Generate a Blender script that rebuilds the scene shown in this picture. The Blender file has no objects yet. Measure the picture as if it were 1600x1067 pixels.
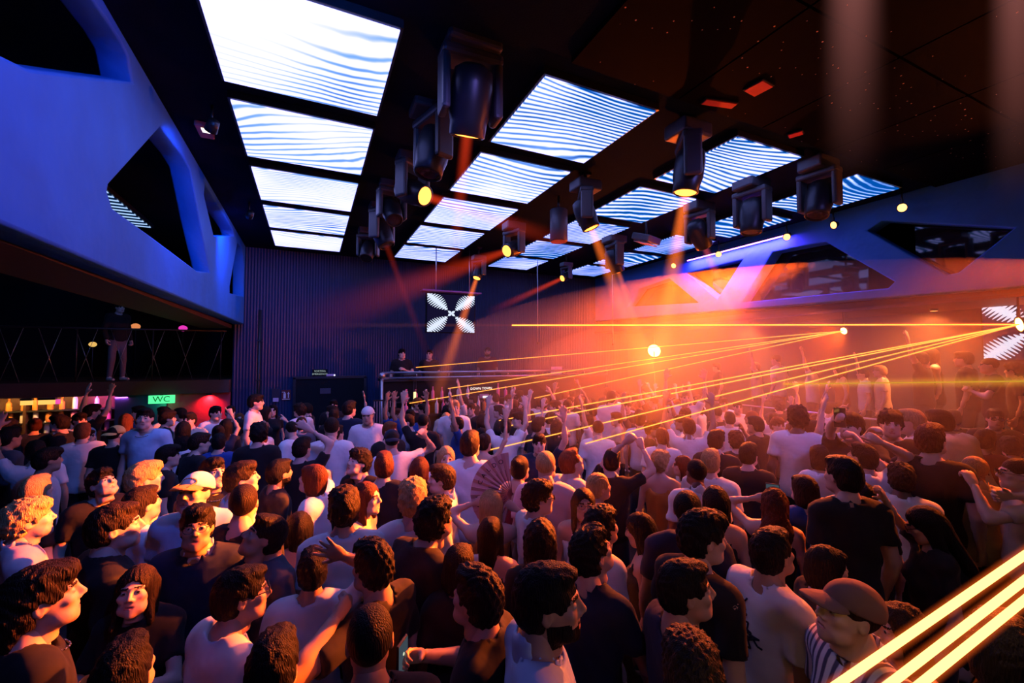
import bpy, bmesh, math, random
import numpy as np
from mathutils import Vector, Matrix, Euler
R = random.Random(7)
scene = bpy.context.scene
COL = scene.collection
# ------------------------------------------------------------------ camera
FPX = 674.0
YAW = math.atan(315 / FPX)
PIT = math.atan2(26, FPX)
CAMZ = 2.5
cam = bpy.data.cameras.new('camera')
cam.sensor_width = 36
cam.lens = FPX / 1600 * 36
cam.clip_start = 0.05
cam_ob = bpy.data.objects.new('camera', cam)
COL.objects.link(cam_ob)
cam_ob.location = (0, 0, CAMZ)
cam_ob.rotation_euler = (math.pi / 2 + PIT, 0, -YAW)
scene.camera = cam_ob
# ------------------------------------------------------------------ view, world, render quality
vs = scene.view_settings
vs.view_transform = 'Standard'
vs.look = 'None'
vs.exposure = -0.15
vs.gamma = 1.0
vs.use_curve_mapping = False
scene.cycles.use_denoising = True
scene.cycles.max_bounces = 3
scene.cycles.diffuse_bounces = 1
scene.cycles.glossy_bounces = 3
scene.cycles.transmission_bounces = 3
scene.cycles.transparent_max_bounces = 12
scene.cycles.volume_bounces = 0
scene.cycles.volume_step_rate = 1.0
scene.cycles.sample_clamp_indirect = 4.0
scene.cycles.adaptive_threshold = 0.04
scene.cycles.use_light_tree = False
world = bpy.data.worlds.new('world')
scene.world = world
world.use_nodes = True
world.node_tree.nodes['Background'].inputs[0].default_value = (0.02, 0.22, 0.30, 1)
world.node_tree.nodes['Background'].inputs[1].default_value = 0.06
# ------------------------------------------------------------------ light levels (lamps themselves are built with their fixtures)
LED_GAIN = 2.7        # ceiling screens
SPOT_W = 900.0        # orange moving heads, watts
GLOW_W = 130.0        # amber stage blinder in the far right corner
BLUE_W = 170.0        # blue wall washers
PURPLE_W = 110.0       # violet strip light on the right wall
WASH_W = 300.0        # lavender washers behind the camera
HAZE = 0.06           # smoke density of the hall
ORANGE = (1.0, 0.15, 0.012)
# ------------------------------------------------------------------ helpers
def ray(u, v):
    x = (u - 800) / FPX; y = (533.5 - v) / FPX
    c, s = math.cos(PIT), math.sin(PIT)
    y2 = y * c + s; z2 = c - y * s
    c, s = math.cos(YAW), math.sin(YAW)
    return Vector((x * c + z2 * s, -x * s + z2 * c, y2))
def at(u, v, x=None, y=None, z=None):
    r = ray(u, v)
    k = x / r.x if x is not None else (y / r.y if y is not None else (z - CAMZ) / r.z)
    return r * k + Vector((0, 0, CAMZ))
def at_depth(u, v, d):
    """point on the sight line at forward distance d"""
    r = ray(u, v)
    fwd = Vector((math.sin(YAW), math.cos(YAW), 0))
    return r * (d / (r.x * fwd.x + r.y * fwd.y)) + Vector((0, 0, CAMZ))

def tag(o, label, cat, group=None, kind=None):
    if label: o['label'] = label
    if cat: o['category'] = cat
    if group: o['group'] = group
    if kind: o['kind'] = kind
    return o
def struct(o):
    o['kind'] = 'structure'
    return o
def empty(name, loc=(0, 0, 0), rz=0.0, parent=None):
    o = bpy.data.objects.new(name, None)
    o.empty_display_size = 0.1
    COL.objects.link(o)
    o.location = loc
    o.rotation_euler = (0, 0, rz)
    if parent: o.parent = parent
    return o
def link(name, me, parent=None):
    o = bpy.data.objects.new(name, me)
    COL.objects.link(o)
    if parent: o.parent = parent
    return o
class MB:
    """collects simple shapes in a bmesh and links them as one mesh object"""
    def __init__(self):
        self.bm = bmesh.new()
    def box(self, c, s, rot=None, mi=0):
        m = Matrix.Translation(Vector(c))
        if rot: m = m @ Euler(rot).to_matrix().to_4x4()
        m = m @ Matrix.Diagonal((s[0], s[1], s[2], 1))
        g = bmesh.ops.create_cube(self.bm, size=1, matrix=m)
        for f in {f for v in g['verts'] for f in v.link_faces}: f.material_index = mi
        return self
    def tube(self, a, b, r, r2=None, seg=10, mi=0, caps=True):
        a, b = Vector(a), Vector(b)
        d = b - a
        q = d.to_track_quat('Z', 'Y').to_matrix().to_4x4()
        m = Matrix.Translation((a + b) / 2) @ q
        g = bmesh.ops.create_cone(self.bm, cap_ends=caps, segments=seg, radius1=r, radius2=r if r2 is None else r2, depth=d.length, matrix=m)
        for f in {f for v in g['verts'] for f in v.link_faces}:
            f.material_index = mi
            f.smooth = len(f.verts) == 4
        return self
    def lathe(self, prof, m=None, seg=16, mi=0):
        m = m or Matrix()
        rings = []
        for r, z in prof:
            if r < 1e-5:
                rings.append([self.bm.verts.new(m @ Vector((0, 0, z)))])
            else:
                rings.append([self.bm.verts.new(m @ Vector((r * math.cos(2 * math.pi * i / seg), r * math.sin(2 * math.pi * i / seg), z))) for i in range(seg)])
        for A, B in zip(rings, rings[1:]):
            for i in range(seg):
                j = (i + 1) % seg
                vsx = [A[i % len(A)], A[j % len(A)], B[j % len(B)], B[i % len(B)]]
                u = []
                for q in vsx:
                    if q not in u: u.append(q)
                if len(u) > 2:
                    f = self.bm.faces.new(u); f.material_index = mi; f.smooth = True
        return self
    def ball(self, c, r, seg=10, mi=0, sc=(1, 1, 1)):
        m = Matrix.Translation(Vector(c)) @ Matrix.Diagonal((r * sc[0], r * sc[1], r * sc[2], 1))
        g = bmesh.ops.create_uvsphere(self.bm, u_segments=seg, v_segments=max(4, seg // 2 + 1), radius=1, matrix=m)
        for f in {f for v in g['verts'] for f in v.link_faces}: f.material_index = mi; f.smooth = True
        return self
    def poly(self, pts, mi=0):
        f = self.bm.faces.new([self.bm.verts.new(Vector(p)) for p in pts]); f.material_index = mi
        return self
    def build(self, name, mats, parent=None, bevel=0.0):
        if bevel:
            bmesh.ops.bevel(self.bm, geom=[e for e in self.bm.edges if len(e.link_faces) == 2 and e.calc_face_angle(0) > 0.6], offset=bevel, segments=2, affect='EDGES', profile=0.5)
        bmesh.ops.recalc_face_normals(self.bm, faces=self.bm.faces)
        me = bpy.data.meshes.new(name)
        self.bm.to_mesh(me); self.bm.free()
        for m in (mats if isinstance(mats, (list, tuple)) else [mats]): me.materials.append(m)
        return link(name, me, parent)
def copy_tree(o, parent=None):
    c = o.copy(); COL.objects.link(c); c.parent = parent
    if parent is not None: c.matrix_parent_inverse = o.matrix_parent_inverse
    for ch in o.children: copy_tree(ch, c)
    return c

# ------------------------------------------------------------------ materials
def newmat(name):
    m = bpy.data.materials.new(name)
    m.use_nodes = True
    nt = m.node_tree
    for n in list(nt.nodes): nt.nodes.remove(n)
    out = nt.nodes.new('ShaderNodeOutputMaterial')
    return m, nt, out
def N(nt, typ, **kw):
    n = nt.nodes.new(typ)
    for k, v in kw.items():
        if k.startswith('i_'):
            key = k[2:]
            key = int(key) if key.isdigit() else key.replace('_', ' ')
            n.inputs[key].default_value = v
        else: setattr(n, k, v)
    return n
def surf(name, col, rough=0.6, metal=0.0, var=0.15, vscale=6.0, bump=0.0, bscale=30.0, spec=0.5, coords='Object', stretch=None, sheen=0.0):
    """principled surface with procedural tint variation and fine relief"""
    m, nt, out = newmat(name)
    p = N(nt, 'ShaderNodeBsdfPrincipled')
    p.inputs['Roughness'].default_value = rough
    p.inputs['Metallic'].default_value = metal
    p.inputs['Specular IOR Level'].default_value = spec
    if sheen: p.inputs['Sheen Weight'].default_value = sheen
    tc = N(nt, 'ShaderNodeTexCoord')
    src = tc.outputs[coords]
    if stretch:
        mp = N(nt, 'ShaderNodeMapping'); mp.inputs['Scale'].default_value = stretch
        nt.links.new(src, mp.inputs[0]); src = mp.outputs[0]
    no = N(nt, 'ShaderNodeTexNoise'); no.inputs['Scale'].default_value = vscale; no.inputs['Detail'].default_value = 2
    nt.links.new(src, no.inputs[0])
    mx = N(nt, 'ShaderNodeMix', data_type='RGBA')
    a = tuple(max(0, c * (1 - var)) for c in col) + (1,); b = tuple(min(1, c * (1 + var)) for c in col) + (1,)
    mx.inputs[6].default_value = a; mx.inputs[7].default_value = b
    nt.links.new(no.outputs[0], mx.inputs[0]); nt.links.new(mx.outputs[2], p.inputs['Base Color'])
    if bump:
        n2 = N(nt, 'ShaderNodeTexNoise'); n2.inputs['Scale'].default_value = bscale; n2.inputs['Detail'].default_value = 1
        nt.links.new(src, n2.inputs[0])
        bp = N(nt, 'ShaderNodeBump'); bp.inputs['Strength'].default_value = bump; bp.inputs['Distance'].default_value = 0.02
        nt.links.new(n2.outputs[0], bp.inputs['Height']); nt.links.new(bp.outputs[0], p.inputs['Normal'])
    nt.links.new(p.outputs[0], out.inputs[0])
    return m
def glow(name, col, strength):
    m, nt, out = newmat(name)
    e = N(nt, 'ShaderNodeEmission'); e.inputs[0].default_value = (*col, 1); e.inputs[1].default_value = strength
    nt.links.new(e.outputs[0], out.inputs[0])
    return m
def led_mat(name, seed=0.0):
    """video content of the ceiling screens: white sheen broken by flowing blue lines, running on from screen to screen"""
    m, nt, out = newmat(name)
    L = nt.links.new
    g = N(nt, 'ShaderNodeNewGeometry')
    mp = N(nt, 'ShaderNodeMapping'); mp.inputs['Scale'].default_value = (0.55, 1.0, 1.0); mp.inputs['Rotation'].default_value = (0, 0, 0.18)
    L(g.outputs['Position'], mp.inputs[0])
    wn = N(nt, 'ShaderNodeTexNoise'); wn.inputs['Scale'].default_value = 0.42; wn.inputs['Detail'].default_value = 1.0
    L(mp.outputs[0], wn.inputs[0])
    vm = N(nt, 'ShaderNodeVectorMath', operation='MULTIPLY_ADD')
    vm.inputs[1].default_value = (2.4, 2.4, 0); L(wn.outputs[1], vm.inputs[0]); L(mp.outputs[0], vm.inputs[2])
    w = N(nt, 'ShaderNodeTexWave', wave_type='BANDS', bands_direction='Y'); w.inputs['Scale'].default_value = 3.1; w.inputs['Distortion'].default_value = 4.0; w.inputs['Detail'].default_value = 3.0; w.inputs['Detail Scale'].default_value = 0.7
    L(vm.outputs[0], w.inputs[0])
    # how far the lines break up: mostly white over the near left, more line work farther on and to the right
    sx = N(nt, 'ShaderNodeSeparateXYZ'); L(g.outputs['Position'], sx.inputs[0])
    a = N(nt, 'ShaderNodeMath', operation='MULTIPLY_ADD'); a.inputs[1].default_value = 0.10; a.inputs[2].default_value = -0.72; L(sx.outputs[0], a.inputs[0])
    b = N(nt, 'ShaderNodeMath', operation='MULTIPLY_ADD'); b.inputs[1].default_value = 0.01; L(sx.outputs[1], b.inputs[0]); L(a.outputs[0], b.inputs[2])
    bn = N(nt, 'ShaderNodeTexNoise'); bn.inputs['Scale'].default_value = 0.75; bn.inputs['Detail'].default_value = 1.0; L(g.outputs['Position'], bn.inputs[0])
    b2 = N(nt, 'ShaderNodeMath', operation='MULTIPLY_ADD'); b2.inputs[1].default_value = 1.5; L(bn.outputs[0], b2.inputs[0]); L(b.outputs[0], b2.inputs[2])
    s = N(nt, 'ShaderNodeMath', operation='SUBTRACT'); L(b2.outputs[0], s.inputs[0]); L(w.outputs[1], s.inputs[1])
    mr = N(nt, 'ShaderNodeMapRange'); mr.inputs[1].default_value = -0.22; mr.inputs[2].default_value = 0.42; L(s.outputs[0], mr.inputs[0])
    cr = N(nt, 'ShaderNodeValToRGB')
    cr.color_ramp.elements[0].color = (0.42, 0.42, 1.25, 1); cr.color_ramp.elements[0].position = 0.0
    cr.color_ramp.elements[1].color = (0.0, 0.035, 0.18, 1); cr.color_ramp.elements[1].position = 1.0
    e2 = cr.color_ramp.elements.new(0.45); e2.color = (0.10, 0.20, 0.55, 1)
    L(mr.outputs[0], cr.inputs[0])
    e = N(nt, 'ShaderNodeEmission'); e.inputs[1].default_value = LED_GAIN; L(cr.outputs[0], e.inputs[0])
    L(e.outputs[0], out.inputs[0])
    return m
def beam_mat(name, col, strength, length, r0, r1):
    """emissive haze inside a spotlight's cone (object Z runs down the beam)"""
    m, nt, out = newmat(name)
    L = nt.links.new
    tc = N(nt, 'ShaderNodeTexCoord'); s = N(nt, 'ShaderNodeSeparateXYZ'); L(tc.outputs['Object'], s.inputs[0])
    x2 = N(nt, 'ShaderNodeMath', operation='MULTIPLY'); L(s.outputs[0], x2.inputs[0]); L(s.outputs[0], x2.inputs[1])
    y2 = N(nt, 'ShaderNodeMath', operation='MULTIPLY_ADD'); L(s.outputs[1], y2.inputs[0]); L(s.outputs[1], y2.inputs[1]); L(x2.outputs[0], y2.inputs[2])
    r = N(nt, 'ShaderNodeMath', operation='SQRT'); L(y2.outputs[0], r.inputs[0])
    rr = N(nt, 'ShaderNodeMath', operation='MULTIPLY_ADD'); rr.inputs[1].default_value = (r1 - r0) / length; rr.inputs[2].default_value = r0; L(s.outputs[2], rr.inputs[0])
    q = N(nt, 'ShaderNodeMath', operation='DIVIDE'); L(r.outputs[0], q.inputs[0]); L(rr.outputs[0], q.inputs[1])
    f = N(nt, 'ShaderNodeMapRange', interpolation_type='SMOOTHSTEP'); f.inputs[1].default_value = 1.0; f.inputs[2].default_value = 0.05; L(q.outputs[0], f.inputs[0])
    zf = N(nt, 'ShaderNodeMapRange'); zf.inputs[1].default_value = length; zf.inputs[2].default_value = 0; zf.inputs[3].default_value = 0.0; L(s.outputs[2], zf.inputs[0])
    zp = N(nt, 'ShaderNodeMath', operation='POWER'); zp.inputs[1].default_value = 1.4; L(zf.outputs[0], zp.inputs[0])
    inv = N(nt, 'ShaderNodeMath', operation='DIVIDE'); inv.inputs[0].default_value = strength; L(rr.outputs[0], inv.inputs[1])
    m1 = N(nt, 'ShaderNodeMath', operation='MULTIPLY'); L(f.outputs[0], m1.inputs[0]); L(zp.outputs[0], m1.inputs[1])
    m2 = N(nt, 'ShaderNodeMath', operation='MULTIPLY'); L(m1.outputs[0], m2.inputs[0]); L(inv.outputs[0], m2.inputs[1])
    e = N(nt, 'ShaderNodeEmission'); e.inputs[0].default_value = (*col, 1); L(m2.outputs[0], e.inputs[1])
    L(e.outputs[0], out.inputs['Volume'])  # the cone emits this light itself instead of scattering the lamp's
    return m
M = dict(
    black=surf('matt black', (0.010, 0.014, 0.018), 0.8, bump=0.1, spec=0.06),
    metal=surf('dark metal', (0.03, 0.035, 0.045), 0.38, 0.6, bump=0.03),
    housing=surf('lamp housing', (0.05, 0.055, 0.07), 0.42, 0.0, bump=0.05),
    chrome=surf('brushed steel', (0.55, 0.56, 0.6), 0.3, 0.9),
    ceiling=surf('ceiling paint', (0.004, 0.010, 0.026), 0.9, bump=0.15, bscale=60, spec=0.03),
    plaster=surf('plaster with blue light tint', (0.012, 0.18, 0.64), 0.75, var=0.22, vscale=2.2, bump=0.35, bscale=9),  # blue light on the pierced walls is put into the plaster colour
    soffit=surf('brown soffit board', (0.06, 0.035, 0.025), 0.7, bump=0.1),
    floor=surf('dance floor', (0.02, 0.02, 0.025), 0.35, bump=0.05),
    ribbed=surf('ribbed wall sheet', (0.010, 0.034, 0.105), 0.5, bump=0.05),
    wood=surf('dark bar wood', (0.05, 0.022, 0.012), 0.45, stretch=(1, 1, 8), bump=0.1),
    whiteplastic=surf('white plastic', (0.75, 0.75, 0.78), 0.4),
    glass=surf('smoked glass', (0.01, 0.012, 0.018), 0.04, 0.0, spec=0.8),
)
# ------------------------------------------------------------------ structure
def slab(name, lo, hi, mat):
    b = MB(); c = [(a + d) / 2 for a, d in zip(lo, hi)]; s = [d - a for a, d in zip(lo, hi)]
    return struct(b.box(c, s).build(name, mat))
ZC = CAMZ + 2.58                      # ceiling
XL, XR, YB = -1.5, 8.5, 11.6          # left pierced wall, right pierced wall, back wall
slab('floor', (-8, -4, -0.15), (10.2, 15.2, 0), M['floor'])
slab('ceiling', (-8, -4, ZC), (10.2, 15.2, ZC + 0.2), M['ceiling'])
# ribbed back wall: real folds, one sheet
def ribbed(name, x0, x1, y, z0, z1, pitch, amp, mat):
    n = int((x1 - x0) / pitch)
    vs_, fs = [], []
    for i in range(n * 2 + 1):
        x = x0 + i * pitch / 2; yy = y - (amp if (i // 1) % 2 else 0)
        vs_ += [(x, yy, z0), (x, yy, z1)]
    for i in range(n * 2): fs.append((2 * i, 2 * i + 2, 2 * i + 3, 2 * i + 1))
    b = len(vs_)
    vs_ += [(x0, y + 0.15, z0), (x1, y + 0.15, z0), (x1, y + 0.15, z1), (x0, y + 0.15, z1)]
    fs.append((b + 1, b, b + 3, b + 2))
    me = bpy.data.meshes.new(name); me.from_pydata(vs_, [], fs); me.materials.append(mat)
    return struct(link(name, me))
ribbed('wall_back', XL - 0.1, XR + 1.6, YB, 0, ZC, 0.062, 0.02, M['ribbed'])
def pierced(name, X, outer, holes, th, mat, bev=0.02):
    cu = bpy.data.curves.new(name, 'CURVE'); cu.dimensions = '2D'; cu.fill_mode = 'BOTH'; cu.extrude = th / 2 - bev; cu.bevel_depth = bev; cu.bevel_resolution = 1; cu.offset = -bev
    for pl in [outer] + holes:
        sp = cu.splines.new('POLY'); sp.points.add(len(pl) - 1); sp.use_cyclic_u = True
        for p, (a, b) in zip(sp.points, pl): p.co = (a, b, 0, 1)
    t = bpy.data.objects.new(name, cu); COL.objects.link(t)
    me = bpy.data.meshes.new_from_object(t.evaluated_get(bpy.context.evaluated_depsgraph_get()))
    bpy.data.objects.remove(t); bpy.data.curves.remove(cu)
    for v in me.vertices:
        a, b, c = v.co; v.co = (X + c, a, b)
    me.name = name; me.materials.clear(); me.materials.append(mat)
    return struct(link(name, me))
def hp(X, pts): return [(q.y, q.z) for q in (at(u, v, x=X) for u, v in pts)]
holesL = [hp(XL, [(230, 194), (140, 285), (138, 296), (147, 322), (215, 368), (292, 422), (315, 425), (297, 345), (281, 264), (268, 242)]),
          hp(XL, [(306, 285), (353, 358), (356, 368), (321, 368), (304, 302)]),
          [(10.3, 4.85), (11.0, 4.9), (11.35, 4.6), (11.4, 3.9), (9.55, 3.72), (9.53, 3.84)],
          [(3.9, 4.96), (4.26, 4.99), (4.45, 4.97), (4.56, 4.82), (3.92, 4.47), (3.14, 4.05), (2.2, 3.75), (2.0, 4.9)]]
zl = CAMZ + 0.65
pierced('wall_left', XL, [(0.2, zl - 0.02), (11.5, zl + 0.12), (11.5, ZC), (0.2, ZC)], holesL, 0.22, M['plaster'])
slab('trim_1', (XL - 0.72, 0.2, zl + 0.02), (XL - 0.12, 11.5, zl + 0.10), M['soffit'])
holesR = [hp(XR, [(1165, 473), (1215, 395), (1297, 379), (1405, 441), (1395, 451), (1290, 461)]),
          hp(XR, [(1362, 362), (1385, 347), (1592, 358), (1565, 380), (1505, 427), (1485, 431)]),
          [(7.75, 4.6), (6.2, 4.62), (6.86, 3.85)],
          [(9.97, 4.0), (9.42, 4.45), (8.3, 4.55), (7.39, 3.82)]]
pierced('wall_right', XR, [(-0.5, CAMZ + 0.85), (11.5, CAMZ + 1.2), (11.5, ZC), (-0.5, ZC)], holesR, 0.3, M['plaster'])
# lower right wall set back behind the VIP terrace, and mirror glass behind the right-hand openings
slab('wall_right.001', (9.75, -0.5, 0), (9.9, 11.6, CAMZ + 1.1), M['ribbed'])
slab('trim_2', (XR - 0.15, -0.5, CAMZ + 0.80), (9.9, 11.55, CAMZ + 0.845), M['soffit'])
for i, hl in enumerate(holesR):
    ys = [p[0] for p in hl]; zs = [p[1] for p in hl]
    slab('window_%d' % (i + 1), (XR + 0.18, min(ys) - 0.15, min(zs) - 0.12), (XR + 0.2, max(ys) + 0.15, max(zs) + 0.12), M['glass'])
# side room on the left: rear wall, side wall, mezzanine floor
slab('wall_side', (-8.15, -4, 0), (-8, 15.2, ZC), M['black'])
slab('wall_side_back', (-8, 14.6, 0), (XL - 0.1, 14.75, ZC), M['black'])
slab('wall_front', (-8, -4.15, 0), (10.2, -4, ZC), M['black'])
slab('wall_side_right', (10.2, -4, 0), (10.35, 15.2, ZC), M['black'])
slab('mezzanine_floor', (-8, 11.35, 1.74), (XL - 0.12, 14.6, 2.02), M['soffit'])['kind'] = 'structure'
# ------------------------------------------------------------------ ceiling screens
LED = led_mat('led video wall')
COLX = [(-0.74, 0.58), (1.85, 3.13), (4.34, 5.5), (6.72, 7.82)]
ROWY = [(3.26, 4.53), (4.85, 6.12), (6.47, 7.74), (8.03, 9.3), (9.58, 10.8)]
colname = ['over the left edge of the crowd', 'second row of screens from the left', 'third row of screens from the left', 'beside the right wall']
rowname = ['nearest', 'second nearest', 'middle', 'second farthest', 'farthest']
k = 0
for ci, (x0, x1) in enumerate(COLX):
    for ri, (y0, y1) in enumerate(ROWY):
        k += 1
        t = empty('ceiling_screen', ((x0 + x1) / 2, (y0 + y1) / 2, CAMZ + 2.5))
        w, h = x1 - x0, y1 - y0
        hs_ = MB().box((0, 0, 0.04), (w + 0.05, h + 0.05, 0.07)).build('housing', M['metal'], t)
        MB().box((0, 0, -0.002), (w, h, 0.012)).build('screen', LED, t)
        tag(t, '%s ceiling LED screen %s' % (rowname[ri], ['above the left edge of the crowd', 'in the row left of centre', 'in the row right of centre', 'beside the right wall'][ci]), 'screen', 'lit ceiling screens')
for x, y, nm in ((-3.3, 8.6, 'dim striped LED screen seen through the large left wall opening'),):
    t = empty('ceiling_screen', (x, y, CAMZ + 2.45))
    MB().box((0, 0, 0.04), (1.15, 3.2, 0.07)).build('housing', M['metal'], t)
    m, nt, out = newmat('striped led'); g = N(nt, 'ShaderNodeNewGeometry')
    w = N(nt, 'ShaderNodeTexWave', bands_direction='Y'); w.inputs['Scale'].default_value = 1.7; w.inputs['Distortion'].default_value = 2.5; w.inputs['Detail Scale'].default_value = 0.4
    nt.links.new(g.outputs['Position'], w.inputs[0])
    cr = N(nt, 'ShaderNodeValToRGB'); cr.color_ramp.elements[0].position = 0.5; cr.color_ramp.elements[0].color = (0, 0.01, 0.05, 1); cr.color_ramp.elements[1].position = 0.75; cr.color_ramp.elements[1].color = (0.5, 0.75, 1.2, 1)
    nt.links.new(w.outputs[1], cr.inputs[0]); e = N(nt, 'ShaderNodeEmission'); nt.links.new(cr.outputs[0], e.inputs[0]); nt.links.new(e.outputs[0], out.inputs[0])
    MB().box((0, 0, -0.002), (1.1, 3.1, 0.012)).build('screen', m, t)
    tag(t, nm, 'screen')
# ------------------------------------------------------------------ moving heads
lens_on = glow('amber lens', (1.0, 0.30, 0.045), 5.0)
lens_off = surf('dark lens', (0.02, 0.02, 0.03), 0.08)
def spot(name, loc, d, watts, angle, col, parent=None, blend=0.35, rad=0.04):
    li = bpy.data.lights.new(name, 'SPOT'); li.energy = watts; li.color = col; li.spot_size = math.radians(angle); li.spot_blend = blend; li.shadow_soft_size = rad
    o = bpy.data.objects.new(name, li); COL.objects.link(o)
    o.rotation_euler = Vector(d).to_track_quat('-Z', 'Y').to_euler(); o.location = loc
    if parent: o.parent = parent
    return o
def moving_head(loc, d, label, lit=True, size=1.0, pan=0.0, watts=None, beam=None, spread=14):
    """yoke lamp hung from the ceiling: base, bracket, two-armed yoke, barrel with lens"""
    d = Vector(d).normalized()
    t = empty('moving_head_light', loc); s = size
    top = ZC - loc[2]
    hz = 0.30 * s
    MB().tube((0, 0, hz + 0.13 * s), (0, 0, max(top, hz + 0.15 * s)), 0.022 * s, seg=8).box((0, 0, max(top - 0.02, hz + 0.14 * s)), (0.12, 0.12, 0.03)).build('hanging_clamp', M['metal'], t)
    MB().box((0, 0, hz + 0.06 * s), (0.34 * s, 0.25 * s, 0.13 * s)).build('base', M['housing'], t, bevel=0.02 * s)
    ax = Vector((0, 0, 1)).cross(d)
    if ax.length < 0.05: ax = Vector((math.cos(pan), math.sin(pan), 0))
    ax.normalize(); az = math.atan2(ax.y, ax.x)
    y = MB()
    for sg in (-1, 1):
        y.box((sg * 0.165 * s, 0, 0.08 * s), (0.055 * s, 0.15 * s, 0.36 * s))
    y.box((0, 0, hz - 0.035 * s), (0.385 * s, 0.17 * s, 0.07 * s))
    yo = y.build('yoke', M['housing'], t, bevel=0.022 * s); yo.rotation_euler = (0, 0, az)
    q = d.to_track_quat('Z', 'Y').to_matrix().to_4x4()
    br = MB().lathe([(0, -0.2 * s), (0.07 * s, -0.2 * s), (0.115 * s, -0.17 * s), (0.13 * s, -0.08 * s), (0.13 * s, 0.05 * s), (0.115 * s, 0.12 * s), (0.112 * s, 0.19 * s), (0.098 * s, 0.2 * s), (0.094 * s, 0.185 * s), (0, 0.185 * s)], q, 20).build('barrel', M['metal'], t)
    MB().lathe([(0, 0.186 * s), (0.05 * s, 0.192 * s), (0.093 * s, 0.187 * s)], q, 20).build('lens', lens_on if lit else lens_off, br)
    tag(t, label, 'stage light', 'moving head lights on the ceiling')
    if lit and watts:
        spot('lamp', d * 0.21 * s, d, watts, spread, ORANGE, t)
    return t
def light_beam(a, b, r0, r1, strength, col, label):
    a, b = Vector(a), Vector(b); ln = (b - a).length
    o = MB().lathe([(0, -0.02), (r0, 0), (r1, ln), (0, ln + 0.3)], None, 20).build('glow_volume', beam_mat('emissive haze', col, strength, ln, r0, r1))
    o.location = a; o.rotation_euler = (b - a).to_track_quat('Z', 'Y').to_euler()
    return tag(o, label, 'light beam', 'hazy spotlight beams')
RED = (1.0, 0.055, 0.012); AMB = (1.0, 0.17, 0.02)
heads = [  # pixel of the barrel, its height, (pixel, distance) the lens points to, lit, label, lamp share, size
    ((735, 160), 4.62, (712, 380, 3.9), 1, 'large moving head nearest the camera with glowing amber lens underneath', 1.0, 1.35),
    ((676, 238), 4.62, (640, 400, 4.2), 0, 'dark moving head just behind the nearest lit one', 0, 1.3),
    ((645, 300), 4.62, (790, 348, 4.7), 1, 'moving head on the left rail with amber lens aimed right', 1.0, 1.2),
    ((612, 330), 4.66, (650, 450, 5.5), 0, 'tilted unlit moving head third from the far end of the left rail', 0, 1.1),
    ((597, 365), 4.6, (640, 480, 7.0), 0, 'unlit moving head with pale yoke near the far end of left rail', 0, 1.25),
    ((575, 392), 4.64, (560, 450, 8.0), 0, 'small unlit moving head at the far end of left rail', 0, 1.1),
    ((915, 335), 4.5, (985, 510, 5.9), 1, 'moving head with amber lens tilted right beside the centre screens', 1.0, 1.1),
    ((803, 388), 4.5, (655, 442, 6.3), 1, 'moving head with round amber lens facing left toward the camera', 1.0, 1.1),
    ((748, 425), 4.5, (692, 590, 9.0), 1, 'small far moving head above the hanging screen shining straight down', 1.0, 0.9),
    ((1076, 268), 4.5, (1040, 500, 4.6), 1, 'moving head right of centre shining amber straight down over crowd', 1.2, 1.2),
    ((1175, 338), 4.5, (1165, 520, 5.9), 0, 'unlit moving head with blue rimmed yoke right of the amber one', 0, 1.25),
    ((1093, 366), 4.5, (1140, 480, 7.4), 0, 'unlit moving head with glossy round front below the right screens', 0, 1.2),
    ((1280, 312), 4.5, (1262, 420, 5.2), 0, 'dark moving head silhouetted against the rightmost near screen', 0, 1.2),
    ((960, 408), 4.5, (1000, 520, 9.0), 0, 'unlit moving head hanging before the far white screens', 0, 1.25),
    ((885, 432), 4.5, (785, 478, 9.4), 1, 'small moving head on far rail shining a thin red beam left', 0.6, 0.8),
]
HEADPOS = {}
for i, (px, z, tp, lit, lab, w, s) in enumerate(heads):
    p = at(*px, z=z); q = at_depth(*tp)
    HEADPOS[i] = (p, (q - p).normalized())
    moving_head(p, q - p, lab, bool(lit), s, watts=SPOT_W * w if lit else None)
# emissive haze of the beams that show
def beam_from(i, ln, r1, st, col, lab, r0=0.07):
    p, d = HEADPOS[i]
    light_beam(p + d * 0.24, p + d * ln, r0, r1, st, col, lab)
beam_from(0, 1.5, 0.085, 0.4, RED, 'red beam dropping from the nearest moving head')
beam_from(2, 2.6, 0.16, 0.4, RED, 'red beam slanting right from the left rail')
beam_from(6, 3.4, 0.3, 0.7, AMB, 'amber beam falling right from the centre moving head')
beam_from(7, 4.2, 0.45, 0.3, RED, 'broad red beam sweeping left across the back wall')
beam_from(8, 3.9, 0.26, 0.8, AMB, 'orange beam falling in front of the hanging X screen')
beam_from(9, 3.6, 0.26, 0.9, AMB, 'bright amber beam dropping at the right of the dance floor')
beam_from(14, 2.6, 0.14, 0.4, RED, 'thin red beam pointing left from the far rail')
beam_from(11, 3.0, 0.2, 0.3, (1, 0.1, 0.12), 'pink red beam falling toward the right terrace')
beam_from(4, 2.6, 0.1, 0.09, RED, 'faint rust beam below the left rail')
beam_from(13, 3.0, 0.2, 0.5, AMB, 'amber beam beside the far right screens')
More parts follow.
